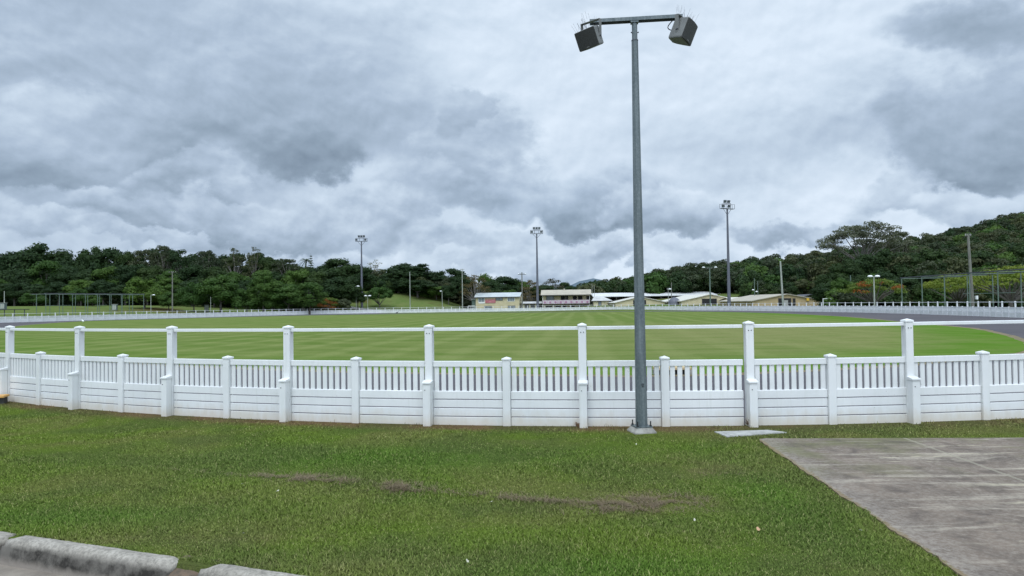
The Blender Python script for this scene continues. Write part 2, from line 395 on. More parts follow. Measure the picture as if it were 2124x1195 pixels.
def zgr(X, Y):
    X = np.atleast_1d(np.asarray(X, float)); Y = np.atleast_1d(np.asarray(Y, float))
    v = KN.x*X+KN.y*Y
    d = outside_dist(X, Y)
    z = 2.9*sst(4, 55, d)*sst(-18, -50, X)*(Y > 60)
    z += 6.5*sst(208, 262, Y)*sst(-12, -26, X)*sst(-120, -60, X)
    D = np.hypot(X, Y); t = np.where(Y > 1, X/np.maximum(Y, 1), 9)
    z += np.where(Y > 1, np.interp(t, RT, RH)*sst(150, 430, Y)**.8, 0)
    z = np.where(v < KV-.07, np.where(v < KV-.1, -.165, -.1), z)
    return z
def zg(x, y): return float(zgr(x, y)[0])

# ground sheet (turf), in kerb-aligned coordinates
us = np.concatenate([-np.geomspace(5000, 320, 8), np.arange(-300, 500, 7.0), np.geomspace(520, 5000, 8)])
vs_ = np.concatenate([[-5000, -1000, -200, -50, -15, 0, 2, KV-.12, KV-.06, KV+.3, 6, 9, 12, 16], np.arange(20, 520, 7.0), np.geomspace(540, 7000, 8)])
UU, VV = np.meshgrid(us, vs_); GX = UU*KN.y+VV*KN.x; GY = -UU*KN.x+VV*KN.y
GZ = zgr(GX.ravel(), GY.ravel()).reshape(GX.shape)
gv = np.stack([GX.ravel(), GY.ravel(), GZ.ravel()], 1); nu = len(us); nv = len(vs_)
gf = [(j*nu+i, j*nu+i+1, (j+1)*nu+i+1, (j+1)*nu+i) for j in range(nv-1) for i in range(nu-1)]
gm = bpy.data.meshes.new('ground'); gm.from_pydata(gv.tolist(), [], gf)
gm.polygons.foreach_set('use_smooth', [(f[0]//nu) > 14 for f in gf])
mg, tg_, bg_ = mat('ground_turf', (.1, .1, .1), .8, spec=.2)
gp = tg_.new('ShaderNodeNewGeometry').outputs['Position']; gX, gY, gZ = tg_.sep(gp)
far_c = turf_color(tg_, gp, 'field'); near_c = turf_color(tg_, gp, 'verge')
near_c = tg_.mix(tg_.mr(tg_.noise(gp, 60, 3, .7), .3, .7, .1, .75), near_c, (.032, .038, .018))
cg = tg_.mix(tg_.mr(gY, 14, 16), near_c, far_c)
cg = tg_.mix(tg_.m('MULTIPLY', tg_.mr(gY, 150, 175), tg_.mr(tg_.noise(gp, .05, 4, .6), .52, .62)), cg, (.09, .065, .03))
tg_.put(bg_.inputs['Base Color'], cg); bg_.inputs['Specular IOR Level'].default_value = 0
bn = tg_.new('ShaderNodeBump'); bn.inputs['Strength'].default_value = .7; bn.inputs['Distance'].default_value = .03
tg_.put(bn.inputs['Height'], tg_.noise(gp, 40, 3, .7)); tg_.l.new(bn.outputs[0], bg_.inputs['Normal'])
gm.materials.append(mg); tag(link('ground', gm), kind='structure')

def sheet(name, pts, z, m):
    V3 = [Vector((p[0], p[1], z)) for p in pts]
    tri = tessellate_polygon([V3]); me = bpy.data.meshes.new(name); me.from_pydata([tuple(v) for v in V3], [], [tuple(t) for t in tri])
    bm = bmesh.new(); bm.from_mesh(me)
    for f in bm.faces:
        if f.normal.z < 0: f.normal_flip()
    bm.to_mesh(me); bm.free(); me.materials.append(m); return tag(link(name, me), kind='structure')

# track
mt, tt, bt = mat('track_asphalt', (.1, .1, .1), .85, spec=.3)
g = tt.new('ShaderNodeNewGeometry').outputs['Position']
c = tt.mix(tt.mr(tt.noise(g, .18, 5, .6, .5), .35, .65), (.066, .063, .074), (.095, .088, .094))
c = tt.mix(tt.mr(tt.noise(g, 35, 3, .7), .4, .7, 0, .5), c, (.13, .125, .13))
c = tt.mix(tt.mr(tt.noise(tt.v('MULTIPLY', g, (1, 1, 1)), 1.4, 6, .7), .60, .72, 0, .35), c, (.15, .12, .09))
tt.put(bt.inputs['Base Color'], c); bt.inputs['Specular IOR Level'].default_value = .08
sheet('track', OUTER, .004, mt)
# worn soil edge between track and infield
ms = mat('edge_soil', (.20, .145, .08), .9, (.11, .10, .045), 3, bump=.5, bscale=30, coord='Object')[0]
def offset(poly, d, jit=0, seed=1, sp=1):
    rr = random.Random(seed); n = len(poly); out = []
    for i, p in enumerate(poly):
        t = (poly[(i+sp) % n]-poly[i-sp]).normalized(); nn = Vector((t.y, -t.x)); out.append(p+nn*(d+rr.uniform(-jit, jit)))
    return out
sheet('track_edge', offset(INFIELD, .42, .10), .008, ms)
# infield
mi, ti, bi = mat('infield_turf', (.1, .1, .1), .8, spec=.2)
g = ti.new('ShaderNodeNewGeometry').outputs['Position']; X, Y, Z = ti.sep(g)
rim = ti.new('ShaderNodeAttribute', attribute_name='rim').outputs['Fac']
n1 = ti.noise(g, .05, 5, .6, .6); n2 = ti.noise(ti.v('MULTIPLY', g, (.35, 1.4, 1)), .7, 6, .65, .4)
n3 = ti.noise(g, 5, 5, .7)
c = ti.mix(ti.mr(n1, .38, .62), (.100, .155, .034), (.134, .167, .050))
c = ti.mix(ti.mr(n2, .42, .70, 0, .55), c, (.185, .205, .085))
c = ti.mix(ti.mr(n2, .50, .30, 0, .45), c, (.070, .135, .026))
# mown stripes: a wide set across and a fan of narrow wheel tracks running away
wob = ti.m('MULTIPLY', ti.m('SUBTRACT', n1, .5), 22)
s1 = ti.m('SINE', ti.m('MULTIPLY', ti.m('ADD', ti.m('ADD', ti.m('MULTIPLY', X, .45), Y), wob), 1.5))
s2 = ti.m('SINE', ti.m('MULTIPLY', ti.m('ADD', ti.m('SUBTRACT', X, ti.m('MULTIPLY', Y, .10)), ti.m('MULTIPLY', wob, .15)), 2.6))
c = ti.mix(ti.mr(s1, -.3, .8, 0, .32), c, (.165, .205, .062)); c = ti.mix(ti.mr(s2, .1, .9, 0, .45), c, (.20, .23, .085)); c = ti.mix(ti.mr(s1, -.2, -.9, 0, .32), c, (.080, .135, .022))
dx = ti.m('MULTIPLY', ti.m('SUBTRACT', X, 13.0), 1/11); dy = ti.m('MULTIPLY', ti.m('SUBTRACT', Y, 38), 1/17)
dry = ti.m('EXPONENT', ti.m('MULTIPLY', ti.m('ADD', ti.m('MULTIPLY', dx, dx), ti.m('MULTIPLY', dy, dy)), -1.0))
c = ti.mix(ti.m('MULTIPLY', dry, ti.mr(n2, .3, .6, .35, .95)), c, (.190, .195, .080))
c = ti.mix(ti.m('MULTIPLY', rim, ti.mr(n2, .25, .6, 1.0, .5)), c, (.062, .165, .010))
c = ti.mix(ti.mr(n3, .5, .72, 0, .35), c, (.055, .085, .022))
ti.put(bi.inputs['Base Color'], c); bi.inputs['Specular IOR Level'].default_value = 0
bn = ti.new('ShaderNodeBump'); bn.inputs['Strength'].default_value = .6; bn.inputs['Distance'].default_value = .04
ti.put(bn.inputs['Height'], ti.noise(g, 9, 5, .7)); ti.l.new(bn.outputs[0], bi.inputs['Normal'])
inn = offset(INFIELD, 0, .06, 3); mid = offset(INFIELD, -1.6, 0, 1, 5); deep = offset(INFIELD, -5.0, 0, 1, 6)
n = len(inn); vv = [(p.x, p.y, .012) for p in inn+mid+deep]
ff = [(k*n+i, k*n+(i+1) % n, (k+1)*n+(i+1) % n, (k+1)*n+i) for k in (0, 1) for i in range(n)]
ff += [tuple(2*n+i for i in t) for t in tessellate_polygon([[Vector((p.x, p.y, 0)) for p in deep]])]
me = bpy.data.meshes.new('infield'); me.from_pydata(vv, [], ff)
at_ = me.attributes.new('rim', 'FLOAT', 'POINT')
def rimw(p): return .25+.75*smooth01(-14, 12, p.x)*(1-smooth01(95, 130, p.y))
at_.data.foreach_set('value', [rimw(p) for p in inn]+[rimw(p)*.9 for p in mid]+[0.0]*n)
bm = bmesh.new(); bm.from_mesh(me)
for f in bm.faces:
    if f.normal.z < 0: f.normal_flip()
bm.to_mesh(me); bm.free(); me.materials.append(mi); tag(link('infield', me), kind='structure')

# road and kerb
mr_, tr_, br_ = mat('gutter_concrete', (.25, .215, .175), .9, (.16, .135, .11), 5, bump=.4, bscale=50)
rp = [Vector((u*KN.y+v*KN.x, -u*KN.x+v*KN.y)) for u, v in ((-60, 3.6), (60, 3.6), (60, -12), (-60, -12))]
sheet('road', rp, -.158, mr_)
mk, tk, bk_ = mat('kerb_concrete', (.45, .44, .41), .9)
g = tk.new('ShaderNodeNewGeometry'); gp = g.outputs['Position']; X, Y, Z = tk.sep(gp)
n1 = tk.noise(gp, 5, 7, .68, .3); n2 = tk.noise(gp, 40, 5, .7)
c = tk.mix(tk.mr(n1, .38, .62), (.42, .39, .34), (.27, .25, .215)); c = tk.mix(tk.mr(n2, .42, .66, 0, .7), c, (.13, .12, .105))
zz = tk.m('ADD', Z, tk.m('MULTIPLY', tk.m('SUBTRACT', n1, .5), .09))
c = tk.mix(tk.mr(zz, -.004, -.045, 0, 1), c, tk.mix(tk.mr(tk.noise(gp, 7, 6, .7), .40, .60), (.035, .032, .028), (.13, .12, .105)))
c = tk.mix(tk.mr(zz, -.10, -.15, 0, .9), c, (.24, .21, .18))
crk = tk.mr(tk.voro(tk.v('ADD', gp, (0, 0, 0)), 5, 'DISTANCE_TO_EDGE').outputs[0], .0, .012, .5, 0)
c = tk.mix(tk.m('MULTIPLY', crk, tk.mr(n1, .5, .6)), c, (.06, .055, .05))
tk.put(bk_.inputs['Base Color'], c); bk_.inputs['Specular IOR Level'].default_value = .15
bn = tk.new('ShaderNodeBump'); bn.inputs['Strength'].default_value = .45; bn.inputs['Distance'].default_value = .008
tk.put(bn.inputs['Height'], tk.noise(gp, 28, 8, .72)); tk.l.new(bn.outputs[0], bk_.inputs['Normal'])
from mathutils import noise as mn
km = MB()
prof = [(.02, -.03), (0, .010), (-.015, .016), (-.06, .018), (-.092, .014), (-.112, .002), (-.126, -.022), (-.142, -.09), (-.156, -.165), (-.17, -.22)]
def kerb_u(x): return (x*KN.y-0)  # not used for layout
segs = []
u_of = lambda p: p.x*KN.y-p.y*KN.x
uj = [u_of(onground(45, 1108)), u_of(onground(383, 1161)), u_of(onground(437, 1170))]
segs = [(uj[0]-2.4, uj[0]-.012), (uj[0]+.012, uj[1]), (uj[2], uj[2]+2.4), (uj[2]+2.42, uj[2]+4.8), (uj[0]-4.8, uj[0]-2.42)]
for k, (ua, ub) in enumerate(segs):
    ns = int((ub-ua)/.03); base = len(km.v); vs = []; fs = []; m_ = len(prof)
    for i in range(ns+1):
        u = ua+(ub-ua)*i/ns; endd = min(u-ua, ub-u)
        for j, (dv, dz) in enumerate(prof):
            nz = mn.fractal(Vector((u*3.1, j*.35, k*7.7)), .8, 2, 5)*.004
            nz2 = mn.fractal(Vector((u*9, j*.8, k*3.1)), .8, 2, 4)*.0022
            chip = -.035*smooth01(.10, 0, endd)*(mn.noise(Vector((j*.9, k*5, 1)))*.5+.7) if (k in (1, 2) and j < 7) else 0
            q = KV+dv+(nz2*1.2 if j > 4 else 0); vs.append((u*KN.y+q*KN.x, -u*KN.x+q*KN.y, dz+nz+nz2+chip))
    for i in range(ns):
        for j in range(m_-1): fs.append((i*m_+j, (i+1)*m_+j, (i+1)*m_+j+1, i*m_+j+1))
    fs += [tuple(range(m_-1, -1, -1)), tuple(ns*m_+j for j in range(m_))]
    km.add(vs, fs, smooth=True)
ko = km.build('kerb', mk); tag(ko, kind='structure')
# broken bit of kerb filled with soil
sb = MB(); vs = []; fs = []
for i in range(9):
    u = uj[1]-.05+(uj[2]-uj[1]+.1)*i/8
    for j in range(7):
        q = KV+.06-.26*j/6; zz_ = .0-.10*(j/6)**1.6+mn.noise(Vector((u*11, q*11, 3)))*.014
        vs.append((u*KN.y+q*KN.x, -u*KN.x+q*KN.y, zz_))
for i in range(8):
    for j in range(6): fs.append((i*7+j, (i+1)*7+j, (i+1)*7+j+1, i*7+j+1))
sb.add(vs, fs, smooth=True); tag(sb.build('soil', mat('brown_soil', (.16, .11, .075), .95, (.09, .07, .05), 18, bump=.8, bscale=50)[0]), kind='structure')

# driveway slab
md, td, bd = mat('driveway_concrete', (.3, .3, .3), .9)
g = td.new('ShaderNodeNewGeometry').outputs['Position']; X, Y, Z = td.sep(g)
n1 = td.noise(g, 1.3, 6, .65, .4); n2 = td.noise(g, 26, 5, .75)
c = td.mix(td.mr(n1, .35, .65), (.200, .160, .128), (.120, .098, .082)); c = td.mix(td.mr(n2, .42, .66, 0, .8), c, (.27, .235, .195))
c = td.mix(td.m('MULTIPLY', td.mr(td.noise(g, .9, 4, .6), .48, .62), td.mr(Y, 6.2, 7.4, .0, .8)), c, (.135, .135, .07))
# broom marks and pale scrape lines left across it
st = td.noise(td.v('ADD', td.v('MULTIPLY', g, (.55, 5.2, 1)), (0, 0, 4)), 1.0, 7, .60, .5)
c = td.mix(td.m('MULTIPLY', td.mr(st, .53, .64, 0, .75), td.mr(n2, .32, .52, .35, 1)), c, (.36, .32, .26)); c = td.mix(td.mr(td.noise(g, 3.1, 7, .7, .6), .48, .66, 0, .75), c, (.092, .076, .066))
lft = td.m('SUBTRACT', X, td.m('ADD', 2.42, td.m('MULTIPLY', Y, .062)))
c = td.mix(td.m('MULTIPLY', td.mr(lft, .30, .02, 0, 1), td.mr(n2, .4, .6, .1, .7)), c, (.28, .25, .215)); c = td.mix(td.mr(td.m('ADD', lft, td.m('MULTIPLY', td.m('SUBTRACT', n2, .5), .16)), .025, .0, 0, .7), c, (.20, .15, .08))
rl = random.Random(31)
more = [(rl.uniform(2.9, 5.4), 0, rl.uniform(4.4, 8.2), rl.uniform(.006, .016)) for _ in range(15)]
more = tuple((a, a+rl.uniform(.5, 1.9), y_, w_) for a, _, y_, w_ in more)
for (xa, xb, yy, ww) in more+((3.9, 7.0, 6.33, .022), (4.4, 7.0, 5.35, .02), (3.6, 4.6, 7.52, .012), (4.1, 5.2, 7.62, .01), (4.5, 6, 6.75, .014), (4.2, 5.2, 5.72, .012), (4.9, 7, 7.0, .02), (4.0, 4.5, 4.82, .02)):
    yl = td.m('ABSOLUTE', td.m('SUBTRACT', td.m('ADD', Y, td.m('MULTIPLY', td.m('SUBTRACT', n1, .5), .34)), yy))
    msk = td.m('MULTIPLY', td.mr(yl, ww, ww*2.6, 1, 0), td.m('MULTIPLY', td.mr(X, xa, xa+.3), td.mr(X, xb+.3, xb)))
    c = td.mix(td.m('MULTIPLY', msk, td.mr(td.noise(g, 4.5, 5, .7), .42, .60, .0, .8)), c, (.40, .36, .27))
ex = td.m('ABSOLUTE', td.m('SUBTRACT', X, td.m('ADD', 4.62, td.m('MULTIPLY', td.m('SUBTRACT', Y, 7), .03))))
c = td.mix(td.mr(ex, .010, .022, .7, 0), c, (.38, .35, .27)); c = td.mix(td.mr(ex, .003, .006, .8, 0), c, (.07, .065, .05))
td.put(bd.inputs['Base Color'], c); bd.inputs['Specular IOR Level'].default_value = .1
bn = td.new('ShaderNodeBump'); bn.inputs['Strength'].default_value = .5; bn.inputs['Distance'].default_value = .01
td.put(bn.inputs['Height'], td.noise(g, 55, 6, .75)); td.l.new(bn.outputs[0], bd.inputs['Normal'])
def slab_left(y): return 2.645+(y-3.2)*.057+.012*math.sin(y*7)+.022*mn.noise(Vector((y*9, 0, 0)))+.014*mn.noise(Vector((y*31, 5, 0)))-.03
sp = [(slab_left(y), y) for y in np.arange(2.6, 8.5, .05)]+[(2.95, 8.57), (3.05, 8.62)]+[(x, 8.61-.055*(x-3)+.015*mn.noise(Vector((x*5, 3, 0)))) for x in np.arange(3.3, 14, .25)]+[(14, 2.6)]
SLAB = [Vector(p) for p in sp]
dm = MB(); nS = len(sp); dm.add([(p[0], p[1], .016) for p in sp]+[(p[0], p[1], -.1) for p in sp], [tuple(range(nS))]+[(i, (i+1) % nS, nS+(i+1) % nS, nS+i) for i in range(nS)])
dmo = dm.build('driveway', md); tag(dmo, kind='structure')
bm = bmesh.new(); bm.from_mesh(dmo.data); bmesh.ops.triangulate(bm, faces=[f for f in bm.faces if len(f.verts) > 4]); bm.to_mesh(dmo.data); bm.free()

# ------------------------------------------------------------------ near fence
def cap_mesh(hw, th, pk):
    m = MB(); m.bbox(-hw, hw, -hw, hw, 0, th, .004)
    m.add([(-hw+.004, -hw+.004, th), (hw-.004, -hw+.004, th), (hw-.004, hw-.004, th), (-hw+.004, hw-.004, th), (0, 0, th+pk)], [(0, 1, 4), (1, 2, 4), (2, 3, 4), (3, 0, 4)])
    return m.mesh('cap', M_WHITE)
PH = .054
TALL = MB().bbox(-PH, PH, -PH, PH, -.25, 1.365, .006).mesh('tall_post', M_WHITE)
SHORT = MB().bbox(-PH, PH, -PH, PH, -.25, .905, .006).mesh('short_post', M_WHITE)
STUB = MB().bbox(-PH, PH, -PH, PH, -.25, .585, .006).mesh('stub_post', M_WHITE)
CAP = cap_mesh(.062, .024, .022)
sc_ = MB(); sc_.extr([(-.064, 0), (.064, 0), (.064, .018), (-.064, .018)], -.066, .058)
sc_.add([(-.064, -.066, .0185), (.064, -.066, .0185), (.064, .058, .0185), (-.064, .058, .0185), (-.064, .058, .045), (.064, .058, .045)], [(0, 1, 5, 4), (1, 2, 5), (0, 4, 3), (2, 3, 4, 5)])
STUBCAP = sc_.mesh('cap', M_WHITE)
BOLT = MB().tube((0, 0, 0), (0, -.006, 0), .0065, n=8).mesh('bolt', M_BLACK)
chord = 2*CRAD*math.sin(STEP/4); PL = chord-2*PH-.004
pm = MB(); h = PL/2
pm.bbox(-h, h, -.024, .024, .815, .892, .005)
pitch = PL/10
for k in range(10):
    xc = -h+pitch*(k+.5); pm.box(xc-.0315, xc+.0315, -.009, .009, .47, .818)
PICK = pm.mesh('picket_panel', M_WHITE)
bmx = MB()
for k, (z0, z1) in enumerate(((.366, .472), (.247, .350), (.128, .231), (-.2, .112))):
    bmx.bbox(-h, h, -.026 if k == 0 else -.021, .026 if k == 0 else .021, z0, z1, .005)
BOARD = bmx.mesh('board_panel', M_WHITE)
chT = 2*CRAD*math.sin(STEP/2)-2*PH-.002
RAIL = MB().bbox(-chT/2, chT/2, -.027, .027, 1.318, 1.362, .006).mesh('handrail', M_WHITE)
fo = cpt(A[5]); fence = empty('picket_fence', (fo.x, fo.y, 0), 0, 'white picket fence in the foreground behind the verge, with tall capped posts carrying a handrail', 'fence')
rr = random.Random(4)
def L(p): return (p.x-fo.x, p.y-fo.y, 0)
for i, a in enumerate(A):
    tl = rr.uniform(-.006, .006)
    q = link('tall_post', TALL, fence, L(cpt(a)), a+math.pi/2+tl); link('cap', CAP, q, (0, 0, 1.366))
    for sx in (-.019, .019): link('bolt', BOLT, q, (sx, -PH, 1.285))
    s = link('stub_post', STUB, fence, L(cpt(a, CRAD+2*PH+.004)), a+math.pi/2+tl); link('cap', STUBCAP, s, (0, 0, .586))
    link('bolt', BOLT, s, (-.02, -PH, .50))
    if i == len(A)-1: break
    b = a+STEP; mid_ = a+STEP/2
    q = link('short_post', SHORT, fence, L(cpt(mid_)), mid_+math.pi/2+rr.uniform(-.008, .008)); link('cap', CAP, q, (0, 0, .906))
    c = (cpt(a)+cpt(b))/2; link('handrail', RAIL, fence, L(c), mid_+math.pi/2)
    for (e0, e1) in ((a, mid_), (mid_, b)):
        c = (cpt(e0)+cpt(e1))/2; r = (e0+e1)/2+math.pi/2
        link('picket_panel', PICK, fence, L(c), r); link('board_panel', BOARD, fence, L(c), r)

# ------------------------------------------------------------------ speaker pole
pb = onground(1331, 896); PX, PY = pb.x, pb.y
pole = empty('speaker_pole', (PX, PY, 0), 0, 'galvanised octagonal pole with a crossbar, standing on the verge before the white fence', 'pole')
pm = MB(); pm.tube((0, 0, .085), (0, 0, 5.12), .079, .043, n=8, smooth=False, phase=math.pi/8); pm.build('shaft', M_GALV, pole)
MB().tube((0, 0, 5.121), (0, 0, 5.355), .036, n=14).build('spigot', M_GALV, pole)
MB().tube((0, 0, 5.115), (0, 0, 5.128), .045, n=14).build('collar', M_STEELDK, pole)
for sx in (-1, 1): MB().tube((sx*.036, -.012, 5.22), (sx*.05, -.02, 5.225), .008, n=6).build('bolt', M_STEELDK, pole)
ft = MB()
ring = lambda r, z, ph=.2: [(math.cos(ph+i*math.pi/2+math.pi/4)*r, math.sin(ph+i*math.pi/2+math.pi/4)*r, z) for i in range(4)]
ft.add(ring(.215, -.05)+ring(.205, .015)+ring(.150, .068), [(0, 1, 5, 4), (1, 2, 6, 5), (2, 3, 7, 6), (3, 0, 4, 7), (4, 5, 9, 8), (5, 6, 10, 9), (6, 7, 11, 10), (7, 4, 8, 11), (8, 9, 10, 11)])
ft.build('footing', M_CONC, pole)
MB().add(ring(.155, .070)+ring(.155, .084), [(3, 2, 1, 0), (4, 5, 6, 7), (0, 1, 5, 4), (1, 2, 6, 5), (2, 3, 7, 6), (3, 0, 4, 7)]).build('base_plate', M_GALV, pole)
for i in range(4):
    p = ring(.125, 0)[i]; b = MB(); b.tube((p[0], p[1], .084), (p[0], p[1], .10), .016, n=6, smooth=False); b.tube((p[0], p[1], .10), (p[0], p[1], .150), .008, n=8); b.build('anchor_bolt', M_BLACK, pole)
# small black marks of a stencilled tag on the shaft
mk_ = MB(); yy = -.0745
for (a, b, c, d) in ((-.012, .012, .630, .634), (-.012, -.007, .605, .630), (.006, .012, .612, .630), (-.012, .012, .603, .607), (-.010, .010, .590, .597)): mk_.box(a+.012, b+.012, yy-.0025, yy+.002, c, d)
mk_.build('stencil_mark', M_BLACK, pole)
pa = onplane(1223, 47, PY+.07); pc = onplane(1415, 35, PY-.06)
bar = MB(); dv = (pc-pa); Lb = dv.length; q = math.atan2(dv.y, dv.x)
zb = (pa.z+pc.z)/2; 
Mb = Matrix.Translation(((pa.x+pc.x)/2-PX, (pa.y+pc.y)/2-PY, zb)) @ Matrix.Rotation(q, 4, 'Z')
bar.box(-Lb/2, Lb/2, -.052, -.046, -.024, .022, Mb); bar.box(-Lb/2, Lb/2, -.046, .046, .016, .022, Mb); bar.box(-Lb/2, Lb/2, .046, .052, -.024, .022, Mb)
bar.build('crossbar', M_GALV, pole)
MB().box(-.05, .05, -.045, .045, -.006, .014, Matrix.Translation((0, 0, 5.356)) @ Matrix.Rotation(q, 4, 'Z')).build('mounting_plate', M_GALV, pole)
ARMZ = zb-.024
def speaker(pos, eul, w_, h_, d_, k_, label, side):
    root = empty('speaker', pos, 0, label, 'speaker', 'speakers on the galvanised pole'); E3 = Euler(eul).to_matrix().to_4x4()
    def ringp(t, ins=0):           # outline at depth fraction t from front(0) to back(1)
        hw = w_/2*(1+(k_-1)*t**1.3)-ins; hh = h_/2-ins; y = -d_/2+d_*t; r = .018; o = []
        for cx_, cz_, a0 in ((hw-r, hh-r, 0), (-hw+r, hh-r, 90), (-hw+r, -hh+r, 180), (hw-r, -hh+r, 270)):
            for a in (0, 45, 90): o.append((cx_+r*math.cos(rad(a0+a)), y, cz_+r*math.sin(rad(a0+a))))
        return o
    vs = []; fs = []; ts = [(0, .004), (.03, 0), (.35, 0), (.7, 0), (.93, .004), (1, .016)]
    for t_, i_ in ts: vs += ringp(t_, i_)
    n = 12
    for k in range(len(ts)-1):
        for i in range(n): fs.append((k*n+i, k*n+(i+1) % n, (k+1)*n+(i+1) % n, (k+1)*n+i))
    fs += [tuple(range(n-1, -1, -1)), tuple(range((len(ts)-1)*n, len(ts)*n))]
    MB().add(vs, fs, E3).build('cabinet', M_SPK, root)
    g_ = MB(); nx = 8; vs = []; fs = []                                   # bowed perforated grille
    for i in range(nx+1):
        x_ = -1+2*i/nx; yb = -d_/2-.006-.018*(1-x_*x_)
        for z_ in (-1, 1): vs.append((x_*(w_/2-.008), yb, z_*(h_/2-.008)))
    for i in range(nx+1):
        x_ = -1+2*i/nx
        for z_ in (-1, 1): vs.append((x_*(w_/2-.008), -d_/2+.001, z_*(h_/2-.008)))
    for i in range(nx):
        a = 2*i; b = 2*(nx+1)+2*i
        fs += [(a, a+2, a+3, a+1), (a, b, b+2, a+2), (a+1, a+3, b+3, b+1)]
    fs += [(0, 1, 2*(nx+1)+1, 2*(nx+1)), (2*nx, 4*nx+2, 4*nx+3, 2*nx+1)]
    g_.add(vs, fs, E3).build('grille', M_GRILLE, root)
    MB().box(-.022, .022, -d_/2-.0265, -d_/2-.023, -h_/2+.016, -h_/2+.027, E3).build('badge', M_SPK, root)
    yw = Matrix.Rotation(eul[2], 4, 'Z'); zt = ARMZ-pos[2]-(.035 if side < 0 else 0); hw = w_/2*.86+.008
    br = MB(); 
    br.box(-hw-.004, hw+.004, -.025, .025, zt-.006, zt, yw)
    for sx in (-1, 1):
        br.box(sx*hw-.003, sx*hw+.003, -.025, .025, -.02, zt-.006, yw); br.tube((sx*hw-.003, 0, -.02), (sx*hw+.003, 0, -.02), .025, n=14, M=yw, smooth=False)
    br.build('bracket', M_SPK, root)
    for sx in (-1, 1): MB().tube((sx*hw, 0, -.005), (sx*(hw+.012), 0, -.005), .011, n=8, M=yw).build('pivot_bolt', M_STEELDK, root)
    # black feed cable, bowed
    pts = []; s_ = side
    cb = Vector((s_*.0, 0, 0)); 
    pA = yw @ Vector((-s_*hw*.0, .10, zt)); pB = E3 @ Vector((0, d_/2-.01, 0))
    for i in range(11):
        t_ = i/10; p = pA.lerp(pB, t_)+Vector((-s_*.075*math.sin(t_*math.pi), .03*math.sin(t_*math.pi), -.02*math.sin(t_*math.pi))); pts.append(p)
    MB().path(pts, [.0065]*11, 7).build('cable', M_BLACK, root)
    sp_ = MB(); r3 = random.Random(5+int(side))
    for i in range(20):
        bx_ = r3.uniform(-w_/2*.85, w_/2*.85); by_ = r3.uniform(-d_*.45, d_*.3); b0 = E3 @ Vector((bx_, by_, h_/2))
        b1 = b0+Vector((r3.uniform(-.05, .05)-.03*(-side), r3.uniform(-.05, .05), r3.uniform(.09, .15))); sp_.tube(b0, b1, .0013, .0010, n=3, cap=False)
    for i in range(4):
        b0 = yw @ Vector((r3.uniform(-hw, hw), 0, zt+.05)); b1 = b0+Vector((r3.uniform(-.03, .03), 0, r3.uniform(.07, .11))); sp_.tube(b0, b1, .0013, .0010, n=3, cap=False)
    sp_.build('bird_spikes', M_STEELDK, root)
speaker((1.073, PY-.10, 5.128), (.41, -.088, -.726), .316, .245, .237, .61, 'grey box speaker at the left crossbar end, its black grille facing front', -1)
speaker((2.243, PY-.12, 5.190), (.32, .206, .887), .277, .278, .244, .50, 'grey box speaker at the right crossbar end, turned side-on', 1)

# pit lid, weeds, litter
pl = [onground(*p) for p in ((1482, 897), (1508, 907.5), (1632, 898.5), (1592, 893.5))]
pm = MB(); pm.add([(p.x, p.y, .012) for p in pl]+[(p.x, p.y, -.1) for p in pl], [(0, 1, 2, 3), (0, 4, 5, 1), (1, 5, 6, 2), (2, 6, 7, 3), (3, 7, 4, 0)])
PITPOLY = pl
c_ = sum(pl, Vector())/4
pit = empty('pit_cover', (c_.x, c_.y, 0), 0, 'pale concrete pit cover set in the turf between the pole and the driveway', 'pit cover')
o = pm.build('frame', M_PIT, pit, (-c_.x, -c_.y, 0))
ins = [c_+(p-c_)*.80 for p in pl]
MB().add([(p.x-c_.x, p.y-c_.y, .0155) for p in ins]+[(p.x-c_.x, p.y-c_.y, .0) for p in ins], [(0, 1, 2, 3), (0, 4, 5, 1), (1, 5, 6, 2), (2, 6, 7, 3), (3, 7, 4, 0)]).build('lid', M_PIT, pit)
M_DEAD = mat('dead_weed', (.15, .075, .04), .9, (.25, .16, .09), 20)[0]
def weed(px, py, label, r_, n_, sd_):
    p = onground(px, py); r3 = random.Random(sd_); m = MB()
    for i in range(n_):
        a = r3.uniform(0, 6.3); l = r3.uniform(.3, 1)*r_; e = Vector((math.cos(a)*l*.8, math.sin(a)*l*.6, r3.uniform(.15, .75)*r_)); s = Vector((math.cos(a), math.sin(a), 0))*.02
        wv = Vector((-math.sin(a), math.cos(a), 0))*.004; m_ = s.lerp(e, .6)+Vector((0, 0, .02)); m.add([s-wv, s+wv, m_+wv, m_-wv, e], [(0, 1, 2, 3), (3, 2, 4)])
    tag(m.build('dead_weed', M_DEAD, None, (p.x, p.y, .0)), label, 'weed', 'dead weeds at the foot of the fence')
weed(1557, 884, 'clump of dead reddish weed at the fence foot nearest the pit cover', .15, 130, 1)
weed(1200, 886, 'small dead reddish weed at the post left of the galvanised pole', .10, 60, 2)
M_LEAF = mat('fallen_leaf', (.42, .42, .32), .7)[0]; M_LEAF2 = mat('fallen_leaf_brown', (.45, .27, .15), .7)[0]
LV = [(503, 1003, 'pale', 'pale leaf lying left of the dry clippings row'), (575, 1018, 'pale', 'pale leaf on the turf just below the left clippings pile'), (1018, 1040, 'pale', 'pale leaf lying between the two clippings rows'),
      (1320, 921, 'pale', 'small pale leaf on the turf below the pole footing'), (1573, 1097, 'brown', 'orange brown leaf on the turf left of the driveway edge'), (1785, 1099, 'pale', 'white leaf on the turf close to the driveway edge'), (506, 1105, 'pale', 'tiny white leaf on the turf nearest the kerb'), (970, 1163, 'pale', 'white leaf in the long grass at the bottom centre'), (1441, 1078, 'pale', 'pale leaf at the right end of the clippings row')]
